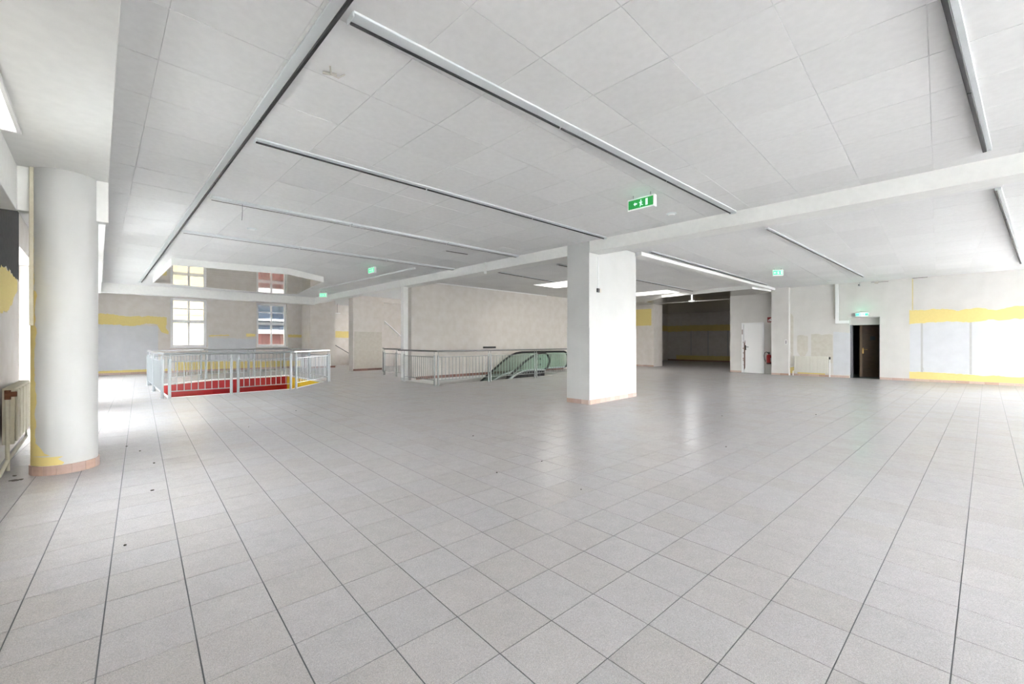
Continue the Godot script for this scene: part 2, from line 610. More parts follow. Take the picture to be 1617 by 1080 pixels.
func flat_shape(called: String, poly: PackedVector2Array, o: Vector3, u: Vector3, n: Vector3, m: Material, parent: Node3D, d := 0.0015) -> void:
	var s := st_new()
	prism(s, poly, o, u, Vector3.UP, n, d, false)
	obj(called, s, m, parent)

func circle2(c: Vector2, r: float, n := 12) -> PackedVector2Array:
	var p := PackedVector2Array()
	for k in n:
		p.append(c + Vector2(cos(TAU * k / n), sin(TAU * k / n)) * r)
	return p

# running figure, door and arrow on a lit sign face of width w and height h
func escape_symbol(parent: Node3D, w: float, h: float, o: Vector3, u: Vector3, n: Vector3, m: Material) -> void:
	var k := h * 0.5
	var f := PackedVector2Array([Vector2(-0.15, -0.75), Vector2(0.0, -0.75), Vector2(0.12, -0.25), Vector2(0.3, -0.55), Vector2(0.6, -0.55), Vector2(0.6, -0.4), Vector2(0.38, -0.4), Vector2(0.2, 0.05), Vector2(0.45, 0.05), Vector2(0.45, 0.2), Vector2(0.15, 0.3), Vector2(-0.1, 0.35), Vector2(-0.35, 0.1), Vector2(-0.25, 0.0), Vector2(-0.08, 0.15), Vector2(-0.12, -0.15)])
	var p := PackedVector2Array()
	for q in f:
		p.append(q * k)
	flat_shape("running_figure", p, o, u, n, m, parent)
	flat_shape("figure_head", circle2(Vector2(0.12, 0.56) * k, 0.15 * k), o, u, n, m, parent)
	var dx := h * 0.62
	flat_shape("door_symbol", PackedVector2Array([Vector2(dx, -0.75 * k), Vector2(dx + 0.55 * k, -0.75 * k), Vector2(dx + 0.55 * k, 0.75 * k), Vector2(dx, 0.75 * k)]), o, u, n, m, parent)
	var ar := PackedVector2Array([Vector2(-1.0, 0), Vector2(-0.55, 0.5), Vector2(-0.55, 0.18), Vector2(0.0, 0.18), Vector2(0.0, -0.18), Vector2(-0.55, -0.18), Vector2(-0.55, -0.5)])
	var ap := PackedVector2Array()
	for q in ar:
		ap.append(q * k * 0.9 + Vector2(-h * 0.42, 0))
	flat_shape("arrow_symbol", ap, o, u, n, m, parent)

func exit_sign(label: String, at: Vector3, yaw: float, w: float, h: float, d: float, face: Material, energy: float, ceiling_y := 0.0) -> void:
	var t := thing("exit_sign", label, "exit sign", at, "lit green escape route signs")
	t.rotation.y = yaw            # the face looks along local +z
	var s := st_new()
	cbox(s, Vector3.ZERO, Vector3(w / 2, h / 2, d / 2), 0.006)
	obj("housing", s, M.white, t)
	for side in [1.0, -1.0]:
		var g := st_new()
		cbox(g, Vector3(0, -0.004 * 0, side * (d / 2 + 0.001)), Vector3(w / 2 - 0.018, h / 2 - 0.022, 0.002), 0.001)
		obj("sign_face", g, face, t)
		escape_symbol(t, w, h * 0.72, Vector3(0, 0, side * (d / 2 + 0.003)), Vector3(side, 0, 0), Vector3(0, 0, side), M.sign_white)
	if ceiling_y > 0.0:
		for sx in [-1, 1]:
			var b := st_new()
			tube(b, [Vector3(sx * w * 0.32, h / 2, 0), Vector3(sx * w * 0.32, ceiling_y - at.y, 0)], 0.006, 6)
			obj("hanger", b, M.steel, t)
	for side in [1.0, -1.0]:
		var li := OmniLight3D.new()
		li.name = "sign_glow"
		li.light_color = Color(0.55, 1.0, 0.8)
		li.light_energy = energy
		li.light_size = 0.02
		li.omni_range = 30.0
		li.omni_attenuation = 2.0
		li.shadow_enabled = true
		li.position = Vector3(0, 0, side * (d / 2 + 0.07))
		if ceiling_y > 0.0 or side > 0.0:
			t.add_child(li, true)

# a ceiling rail: white plate with a dark conductor channel along one edge
func ceiling_track(label: String, p: Vector3, q: Vector3, side: float, group: String, dark := true, w := 0.085, drop := 0.016) -> Node3D:
	var t := thing("ceiling_track", label, "track", Vector3.ZERO, group)
	var d := (q - p).normalized()
	var x := Vector3.UP.cross(d).normalized() * side
	var s := st_new()
	bar(s, p + Vector3.DOWN * 0.008, q + Vector3.DOWN * 0.008, w, 0.016, 0.003)
	obj("mounting_plate", s, M.track, t)
	var n := maxi(1, int(round((q - p).length() / 2.0)))
	for k in n:
		var p0 := p.lerp(q, float(k) / n) + d * 0.012 + x * (w * 0.32)
		var q0 := p.lerp(q, float(k + 1) / n) - d * 0.012 + x * (w * 0.32)
		var r := st_new()
		var dn := Vector3.DOWN * (0.016 + drop / 2)
		if dark:
			bar(r, p0 + dn, q0 + dn, drop * 0.95, drop, 0.002)
			obj("conductor_channel", r, M.dark, t)
		else:
			bar(r, p0 + dn - x * (w * 0.32), q0 + dn - x * (w * 0.32), w * 0.86, drop, 0.004)
			obj("conductor_channel", r, M.track, t)
			var e := st_new()
			bar(e, p0 + dn * 1.9 + x * 0.006, q0 + dn * 1.9 + x * 0.006, 0.008, 0.006)
			obj("slot", e, M.dark, t)
	for e in [p, q]:
		var c := st_new()
		bar(c, e - d * 0.006 + Vector3.DOWN * 0.022, e + d * 0.006 + Vector3.DOWN * 0.022, w * 0.95, 0.034, 0.004)
		obj("end_cap", c, M.track, t)
	return t

func disc_detector(label: String, at: Vector3, r: float) -> void:
	var t := thing("smoke_detector", label, "detector", at, "round ceiling detectors")
	var s := st_new()
	lathe(s, [Vector2(0, -0.035), Vector2(r * 0.55, -0.032), Vector2(r * 0.72, -0.018)], Vector3.ZERO, Vector3.UP, 20)
	obj("sensor_cap", s, M.white, t)
	var b := st_new()
	lathe(b, [Vector2(r * 0.72, -0.018), Vector2(r, -0.014), Vector2(r, 0.0)], Vector3.ZERO, Vector3.UP, 20)
	obj("mounting_ring", b, M.track, t)

# ---------------------------------------------------------------- windows
# a window in a wall; o is the lower left corner on the outside plane, u runs along the sill, n points into the room
func window(called: String, label: String, o: Vector3, u: Vector3, n: Vector3, w: float, h: float, cols: int, rows: Array, fw := 0.06, pane: Material = null) -> Node3D:
	var t := structure(called, label, "window")
	t.position = o
	var bas := Basis(u, Vector3.UP, n)
	var f := st_new()
	for x in [fw / 2, w - fw / 2]:
		cbox(f, u * x + Vector3.UP * (h / 2), Vector3(fw / 2, h / 2, 0.04), 0.006, bas)
	for y in [fw / 2, h - fw / 2]:
		cbox(f, u * (w / 2) + Vector3.UP * y, Vector3(w / 2 - fw, fw / 2, 0.04), 0.006, bas)
	obj("frame", f, M.white_trim, t)
	for k in range(1, cols):
		var s := st_new()
		cbox(s, u * (w * k / cols) + Vector3.UP * (h / 2), Vector3(0.022 if fw < 0.08 else 0.036, h / 2 - fw, 0.03), 0.005, bas)
		obj("mullion", s, M.white_trim, t)
	var ys := [fw]
	for r in rows:
		ys.append(r[0] * h)
		var s := st_new()
		cbox(s, u * (w / 2) + Vector3.UP * (r[0] * h), Vector3(w / 2 - fw, r[1] / 2, 0.032), 0.005, bas)
		obj("transom", s, M.white_trim, t)
	ys.append(h - fw)
	for r in ys.size() - 1:
		for c in cols:
			var s := st_new()
			var x0: float = maxf(w * c / cols, fw)
			var x1: float = minf(w * (c + 1) / cols, w - fw)
			cbox(s, u * ((x0 + x1) / 2) + Vector3.UP * ((ys[r] + ys[r + 1]) / 2) - n * 0.01, Vector3((x1 - x0) / 2, (ys[r + 1] - ys[r]) / 2, 0.003), 0.0, bas)
			obj("pane", s, pane if pane else M.glass, t)
	return t

# ---------------------------------------------------------------- the scene
func _ready() -> void:
	# camera, sky, exposure
	var cam := Camera3D.new()
	cam.name = "camera"
	cam.position = Vector3(0, 1.265, 0)
	cam.rotation.y = -0.778
	cam.fov = 78.25
	cam.near = 0.05
	cam.far = 400.0
	add_child(cam)
	cam.current = true
	var env := Environment.new()
	var sm := ProceduralSkyMaterial.new()
	# evenly hazy white sky
	sm.sky_top_color = Color(0.96, 0.98, 1.0)
	sm.sky_horizon_color = Color(1.0, 1.0, 1.0)
	sm.ground_horizon_color = Color(0.8, 0.8, 0.8)
	sm.ground_bottom_color = Color(0.7, 0.7, 0.7)
	sm.sky_energy_multiplier = 6.0
	sm.ground_energy_multiplier = 2.0
	var sky := Sky.new()
	sky.sky_material = sm
	env.background_mode = Environment.BG_SKY
	env.sky = sky
	env.tonemap_mode = Environment.TONE_MAPPER_LINEAR
	env.tonemap_exposure = 2.6
	env.sdfgi_enabled = true
	env.ssao_enabled = true
	env.ssil_enabled = true
	var we := WorldEnvironment.new()
	we.name = "environment"
	we.environment = env
	add_child(we)

	materials()
	shell()
	openings()
	columns()
	ceiling_things()
	railings_and_wells()
	escalator()
	right_side()
	left_side()
	outside()
	small_things()

var stair_hole := PackedVector2Array([Vector2(12.2, 1.15), Vector2(12.2, 3.72), Vector2(13.72, 5.12), Vector2(17.45, 5.15), Vector2(17.2, 2.75), Vector2(16.1, 1.15)])
var esc_hole := PackedVector2Array([Vector2(10.3, 7.15), Vector2(10.3, 12.3), Vector2(12.25, 12.3), Vector2(12.25, 7.15)])

func shell() -> void:
	build_floor([stair_hole, esc_hole])
	build_ceiling("ceiling", "white suspended ceiling of square panels over the open hall", [[-12.0, 20.0, 0.08, 7.07]], CEIL, 0.05, 3.56, 0.65, M.ceiling)
	build_ceiling("ceiling", "white panelled ceiling beyond the long beam towards the right wall", [[-12.0, 12.3, 7.43, 18.85], [4.3, 12.3, 18.85, 20.3]], CEIL_R, 0.06, 7.35, 0.66, M.ceiling)
	var c2 := structure("ceiling", "plain white ceiling over the stair corridor and far window bay", "ceiling")
	var s := st_new()
	bx(s, 20.0, 22.65, -1.07, 7.07, CEIL, CEIL + 0.22)
	bx(s, 12.3, 26.3, 7.43, 14.3, CEIL, CEIL + 0.22)
	obj("plaster_deck", s, M.ceiling, c2)

	# outer wall on the left with its glazing
	var wl := structure("wall_left", "left facade wall with scraped yellow and black painted pier", "wall")
	s = st_new()
	var facade := [[-11.4, -8.2, 0.6, 2.5], [-7.9, -4.7, 0.6, 2.5], [3.9, 5.1, 0.9, 2.48], [8.25, 10.4, 0.05, 2.5], [12.4, 14.8, 0.6, 2.5], [15.2, 17.6, 0.6, 2.5], [18.0, 20.4, 0.6, 2.5]]
	wall_solid(s, true, -12.0, 22.65, -1.07, -0.72, -3.6, 3.52, facade)
	obj("masonry", s, M.plaster_old, wl)
	var black := ragged(4.9, 8.25, [2.06, 2.04, 2.07, 2.1, 2.02], [3.0, 3.0], 0.03, 71, 0.05)
	coat(wl, "black_paint", M.black_paint, "+b", -0.72, black)
	var yel := ragged(4.9, 8.12, [1.55, 1.5, 1.52, 1.62, 1.95], [2.06, 2.04, 2.07, 2.1, 2.03], 0.035, 72, 0.05)
	coat(wl, "yellow_paint", M.yellow, "+b", -0.72, yel, 0.0015)
	var k := 3
	for f in facade:
		window("window_%d" % k, "bright facade window in the left wall, %s along the hall" % ["first", "second", "third", "fourth", "fifth", "sixth", "last"][k - 3], v(f[0], -0.95, f[2]), v(1, 0, 0), v(0, 1, 0), f[1] - f[0], f[3] - f[2], 2, [], 0.05, M.film if f[0] > 0.0 else M.glass)
		k += 1

	# the window wall at the far end
	var wf := structure("wall_front", "far wall with two windows and bands of leftover yellow paint", "wall")
	s = st_new()
	wall_solid(s, false, -0.72, 7.25, 22.3, 22.65, -3.6, 3.52, [[2.14, 3.38, 1.05, 3.10], [5.27, 6.57, 1.05, 3.10]])
	bx(s, 21.1, 22.65, 7.25, 8.43, -3.6, 3.3)
	obj("masonry", s, M.plaster_old, wf)
	coat(wf, "primer_patch", M.plaster_clean, "-a", 22.3, ragged(-0.6, 1.75, [0.12, 0.13, 0.15], [2.0, 1.95, 1.9], 0.015, 81))
	coat(wf, "yellow_paint", M.yellow, "-a", 22.3, ragged(-0.6, 2.02, [1.93, 1.95, 1.93, 1.88, 2.02, 1.95], [2.33, 2.34, 2.33, 2.27, 2.30, 2.29], 0.02, 82), 0.004)
	coat(wf, "yellow_paint", M.yellow, "-a", 22.3, PackedVector2Array([Vector2(1.72, 1.97), Vector2(1.80, 1.78), Vector2(1.86, 1.66), Vector2(2.08, 1.58), Vector2(2.08, 1.70), Vector2(2.0, 1.82), Vector2(1.98, 2.02)]), 0.004)
	coat(wf, "yellow_paint", M.yellow, "-a", 22.3, ragged(-0.6, 2.2, [0.06, 0.06], [0.15, 0.17, 0.16], 0.01, 83), 0.004)
	coat(wf, "yellow_paint", M.yellow, "-a", 22.3, ragged(2.3, 7.2, [0.06, 0.06], [0.42, 0.40, 0.36, 0.34], 0.012, 84), 0.004)
	coat(wf, "yellow_paint", M.yellow, "-a", 22.3, ragged(4.85, 5.22, [1.52, 1.52], [1.66, 1.64], 0.012, 85), 0.004)
	coat(wf, "yellow_paint", M.yellow, "-a", 22.3, ragged(3.45, 4.2, [1.50, 1.54], [1.56, 1.58], 0.012, 86), 0.004)
	coat(wf, "yellow_paint", M.yellow, "-a", 22.3, ragged(6.62, 7.24, [1.50, 1.48], [1.63, 1.62], 0.012, 87), 0.004)
	coat(wf, "primer_patch", M.plaster_clean, "-a", 22.3, ragged(3.42, 5.24, [0.45, 0.45], [1.45, 1.40], 0.02, 88))

	# wall behind the camera, with the shop windows that light the hall
	var wb := structure("wall_back", "rear wall with wide windows behind the viewer", "wall")
	s = st_new()
	var back_open := [[-0.3, 4.0, 0.5, 2.7], [4.3, 8.6, 0.5, 2.7], [8.9, 13.2, 0.5, 2.7], [13.5, 17.8, 0.5, 2.7]]
	wall_solid(s, false, -1.07, 19.2, -12.35, -12.0, -3.6, 3.52, back_open)
	obj("masonry", s, M.plaster, wb)
	for f in back_open:
		window("window_%d" % k, "wide shop window in the rear wall, %s from the facade" % ["first", "second", "third", "fourth"][k - 10], v(-12.2, f[0], f[2]), v(0, 1, 0), v(1, 0, 0), f[1] - f[0], f[3] - f[2], 2, [], 0.05)
		k += 1

	# right wall
	var wr := structure("wall_right", "right wall with two bands of torn yellow paint and a dark doorway", "wall")
	s = st_new()
	wall_solid(s, true, -12.0, 4.56, 18.85, 19.2, -0.3, 3.52, [[-11.5, -8.2, 0.3, 2.9], [-7.9, -4.6, 0.3, 2.9], [1.40, 2.20, 0.0, 2.11]])
	obj("masonry", s, M.plaster, wr)
	for f in [[-11.5, -8.2], [-7.9, -4.6]]:
		window("window_%d" % k, "tall window in the right wall outside the view, %s the rear wall" % ("next to" if f[0] < -9.0 else "further from"), v(f[0], 19.05, 0.3), v(1, 0, 0), v(0, -1, 0), f[1] - f[0], 2.6, 2, [], 0.05)
		k += 1
	coat(wr, "primer_patch", M.plaster_clean, "-b", 18.85, ragged(-4.5, 0.66, [0.25, 0.25], [1.95, 1.95], 0.01, 91, 0.3))
	for sa in [0.38, -0.68, -1.95, -3.2]:
		coat(wr, "filled_joint", M.seam, "-b", 18.85, ragged(sa - 0.025, sa + 0.025, [0.28, 0.28], [1.9, 1.9], 0.0, 92), 0.003)
	coat(wr, "yellow_paint", M.yellow, "-b", 18.85, ragged(-4.5, 0.67, [1.9, 1.9, 1.88, 1.9, 1.9, 1.88, 1.93, 1.93, 1.92, 1.86, 1.90, 1.88, 1.86], [2.3, 2.3, 2.32, 2.3, 2.28, 2.3, 2.28, 2.3, 2.30, 2.20, 2.29, 2.22, 2.31, 2.29, 2.30], 0.018, 93, 0.05), 0.004)
	coat(wr, "yellow_paint", M.yellow, "-b", 18.85, ragged(-4.5, 0.67, [0.04, 0.04], [0.26, 0.28, 0.27, 0.29, 0.27, 0.30, 0.25, 0.27, 0.25, 0.29, 0.31, 0.30], 0.014, 94, 0.05), 0.004)
	coat(wr, "yellow_paint", M.yellow, "-b", 18.85, ragged(0.585, 0.605, [2.28, 2.28], [3.31, 3.31], 0.0, 95), 0.004)
	coat(wr, "yellow_paint", M.yellow, "-b", 18.85, ragged(3.86, 3.98, [0.05, 0.05], [0.34, 0.30], 0.01, 96), 0.004)
	coat(wr, "yellow_paint", M.stain, "-b", 18.85, ragged(3.88, 3.97, [0.35, 0.35], [2.2, 2.4], 0.02, 97), 0.003)
	coat(wr, "yellow_paint", M.yellow, "-b", 18.85, ragged(2.9, 3.75, [0.06, 0.06], [0.16, 0.15], 0.01, 197), 0.003)
	coat(wr, "bare_plaster", M.stain, "-b", 18.85, ragged(2.68, 3.32, [0.5, 0.5], [1.53, 1.55, 1.58], 0.02, 98), 0.002)
	coat(wr, "bare_plaster", M.stain, "-b", 18.85, ragged(3.42, 3.76, [0.9, 0.62, 0.9], [1.45, 1.56, 1.50], 0.03, 99), 0.002)
	coat(wr, "primer_patch", M.plaster_clean, "-b", 18.85, ragged(2.18, 2.66, [0.1, 0.1], [1.6, 1.62], 0.015, 100), 0.002)

	# recessed wall with the white door, and the wall pier beside it
	var wd := structure("wall_door", "recessed white wall with the white door and fire sign", "wall")
	s = st_new()
	wall_solid(s, true, 4.5, 6.19, 19.05, 19.4, -0.3, 3.52, [[4.93, 5.70, 0.0, 2.02]])
	obj("masonry", s, M.plaster, wd)
	var wp := structure("trim_8", "white wall pier between the white door and the radiator", "pier")
	s = st_new()
	bx(s, 3.98, 4.56, 18.62, 19.4, -0.3, 3.52, 0.004)
	obj("pier_body", s, M.plaster, wp)

	# dark niche at the back right
	var wn := structure("wall_niche", "walls of the dim niche with a yellow band behind the recessed door wall", "wall")
	s = st_new()
	wall_solid(s, true, 5.8, 13.5, 28.2, 28.5, -0.3, 3.52)
	wall_solid(s, false, 21.0, 28.5, 13.2, 13.5, -0.3, 3.52)
	wall_solid(s, false, 19.4, 28.5, 5.84, 6.19, -0.3, 3.52)
	obj("masonry", s, M.plaster_old, wn)
	s = st_new()
	bx(s, 5.84, 13.5, 20.3, 28.5, 3.35, 3.55)
	obj("ceiling_deck", s, M.plaster_old, wn)
	coat(wn, "yellow_paint", M.yellow, "-b", 28.2, ragged(7.4, 13.2, [2.02, 1.98, 2.0, 1.96], [2.42, 2.36, 2.38, 2.36], 0.015, 111), 0.004)
	coat(wn, "yellow_paint", M.yellow, "-b", 28.2, ragged(6.2, 12.6, [0.04, 0.04], [0.38, 0.36], 0.015, 112), 0.004)
	coat(wn, "yellow_paint", M.yellow, "-a", 13.2, ragged(26.0, 28.15, [2.0, 2.0], [2.35, 2.38], 0.015, 113), 0.004)
	for sa in [11.6, 10.5, 9.3, 8.1]:
		coat(wn, "filled_joint", M.seam, "-b", 28.2, ragged(sa - 0.03, sa + 0.03, [0.4, 0.4], [2.0, 2.0], 0.0, 114), 0.003)

	# the long wall behind the escalator and the block at its right end
	var we := structure("wall_escalator", "plain greyish wall behind the escalator", "wall")
	s = st_new()
	bx(s, 12.3, 12.6, 7.42, 21.25, -3.6, 3.52)
	bx(s, 10.25, 12.3, 20.3, 21.25, -0.3, 3.52)
	bx(s, 12.6, 13.5, 20.95, 21.25, -0.3, 3.52)
	obj("masonry", s, M.plaster_old, we)
	coat(we, "yellow_paint", M.yellow, "-b", 20.3, ragged(10.38, 12.2, [2.12, 2.12, 2.12], [2.98, 2.98], 0.004, 121), 0.004)

	# stair corridor
	var wc := structure("wall_corridor", "beige walls of the stair corridor with a yellow stripe and sloping handrail", "wall")
	s = st_new()
	bx(s, 17.85, 18.3, 7.9, 9.25, -0.3, 3.3)
	bx(s, 23.2, 23.5, 8.0, 14.3, -3.6, 3.3)
	wall_solid(s, true, 12.6, 23.5, 14.0, 14.3, -3.6, 3.3, [[13.6, 17.6, 0.9, 3.0], [19.6, 22.0, 0.9, 3.0]])
	window("window_%d" % k, "tall stairway window hidden round the corner of the corridor", v(13.6, 14.2, 0.9), v(1, 0, 0), v(0, -1, 0), 4.0, 2.1, 3, [], 0.05)
	window("window_%d" % (k + 1), "second stairway window hidden at the end of the corridor", v(19.6, 14.2, 0.9), v(1, 0, 0), v(0, -1, 0), 2.4, 2.1, 2, [], 0.05)
	bx(s, 22.65, 23.2, 7.8, 8.43, -3.6, 3.3)
	bx(s, 18.0, 18.2, 9.25, 14.0, 3.08, 3.3)
	bx(s, 18.0, 18.2, 9.25, 9.42, 0.0, 3.08)
	obj("masonry", s, M.plaster_old, wc)
	coat(wc, "yellow_paint", M.yellow, "-a", 23.2, ragged(9.0, 10.4, [1.50, 1.50], [1.86, 1.86], 0.006, 131), 0.004)
	coat(wc, "lower_paint", M.stain, "-a", 17.85, ragged(7.95, 9.24, [0.08, 0.08], [1.72, 1.72], 0.004, 132), 0.003)
	var hr := st_new()
	tube(hr, [v(23.1, 9.1, 1.16), v(23.1, 9.23, 1.09), v(23.1, 10.3, 0.45)], 0.022, 8)
	tag(obj("wall_handrail", hr, M.steel_top), "dark sloping handrail on the wall under the yellow stripe", "handrail")
	hr = st_new()
	tube(hr, [v(20, 10.5, 2.33), v(20, 11.6, 1.45)], 0.035, 8)
	tube(hr, [v(20, 10.62, 2.2), v(20.5, 10.62, 2.2)], 0.012, 6)
	tube(hr, [v(20, 11.4, 1.58), v(20.5, 11.4, 1.58)], 0.012, 6)
	tag(obj("slanted_handrail", hr, M.white), "white slanted handrail tube in the corridor opening", "handrail")
	hr = st_new()
	bx(hr, 20.3, 20.6, 10.2, 12.2, -0.3, 3.3)
	obj("stair_wall", hr, M.plaster_old, wc)
	# hook hanging in the recess
	var hk := thing("hanging_hook", "thin wire with a small white fitting hanging in the stair recess", "hook", v(22.4, 9.05, 0))
	hr = st_new()
	tube(hr, [Vector3(0, 3.3, 0), Vector3(0, 2.82, 0)], 0.006, 6)
	obj("wire", hr, M.dark, hk)
	hr = st_new()
	cbox(hr, Vector3(0, 2.79, 0), Vector3(0.16, 0.02, 0.03), 0.006)
	obj("fitting", hr, M.white, hk)

	# soffit, beams
	var so := structure("trim_1", "white lowered soffit running along the left facade", "soffit")
	s = st_new()
	bx(s, -12.0, 20.0, -0.72, 0.08, 2.92, 3.5, 0.004)
	obj("soffit_body", s, M.beam, so)
	s = st_new()
	bx(s, -12.0, 6.1, -0.66, -0.54, 2.50, 2.92, 0.004)
	obj("facade_fascia", s, M.beam, so)
	s = st_new()
	bx(s, 6.05, 6.17, -0.54, 0.08, 2.50, 2.92, 0.004)
	obj("cross_header", s, M.beam, so)
	s = st_new()
	bx(s, 6.01, 6.05, -0.462, -0.432, 1.42, 2.92, 0.004)
	obj("window_post", s, M.rad_old, so)
	var be := structure("trim_2", "long white beam running down the hall over the square pillar", "beam")
	s = st_new()
	bx(s, -12.0, 21.1, 7.07, 7.43, 3.075, 3.52, 0.006)
	obj("beam_body", s, M.beam, be)
	s = st_new()
	bx(s, 8.1, 8.16, 7.03, 7.07, 3.0, 3.30, 0.003)
	obj("cover_strip", s, M.beam, be)
	be = structure("trim_3", "white beam across the ceiling in front of the far windows", "beam")
	s = st_new()
	bx(s, 20.0, 20.35, -0.72, 7.07, 2.97, 3.5, 0.006)
	obj("beam_body", s, M.beam, be)
	be = structure("trim_4", "shallow white beam from the square pillar to the right wall", "beam")
	s = st_new()
	bar(s, v(4.92, 8.9, 3.30), v(4.55, 18.7, 3.30), 0.26, 0.09, 0.004)
	obj("beam_body", s, M.beam, be)

	# lower storey seen through the two wells
	var lw := structure("wall_lower", "walls and floor of the storey below the two stairwells", "wall")
	s = st_new()
	bx(s, 5.0, 22.65, -1.07, 14.3, -3.8, -3.6)
	bx(s, 9.0, 9.3, -1.07, 14.3, -3.6, -0.26)
	bx(s, 9.3, 12.3, 13.6, 13.9, -3.6, -0.26)
	obj("masonry", s, M.plaster_old, lw)

	# skirting
	skirting("baseboard_right", "pinkish tile skirting along the right wall", v(1.40, 18.85, 0), v(-3.6, 18.85, 0), v(0, -1, 0))
	skirting("baseboard_radiator", "pinkish tile skirting under the white radiator", v(3.98, 18.85, 0), v(2.20, 18.85, 0), v(0, -1, 0))
	skirting("baseboard_pier", "tile skirting at the foot of the wall pier beside the white door", v(4.56, 18.62, 0), v(3.98, 18.62, 0), v(0, -1, 0))
	skirting("baseboard_door", "tile skirting beside the white door", v(6.19, 19.05, 0), v(5.75, 19.05, 0), v(0, -1, 0))
	skirting("baseboard_block", "tile skirting below the wall with the yellow square", v(12.3, 20.3, 0), v(10.25, 20.3, 0), v(0, -1, 0))
	skirting("baseboard_front", "dark tile skirting along the far window wall", v(22.3, -0.6, 0), v(22.3, 7.25, 0), v(-1, 0, 0))
	skirting("baseboard_escalator", "reddish brown tile skirting along the wall behind the escalator", v(12.3, 7.6, 0.0), v(12.3, 15.5, 0.0), v(-1, 0, 0), 0.10, M.brick_skirt, 0.15)
	skirting("baseboard_corridor", "brown skirting under the corridor wall block", v(17.85, 7.9, 0), v(17.85, 9.25, 0), v(-1, 0, 0), 0.09, M.brick_skirt)
	skirting("baseboard_recess", "brown skirting on the wall beside the stair recess", v(21.1, 7.25, 0), v(21.1, 8.43, 0), v(-1, 0, 0), 0.09, M.brick_skirt)
	skirting("baseboard_niche", "skirting at the back of the dim niche", v(13.2, 28.2, 0), v(6.2, 28.2, 0), v(0, -1, 0), 0.08, M.brick_skirt)

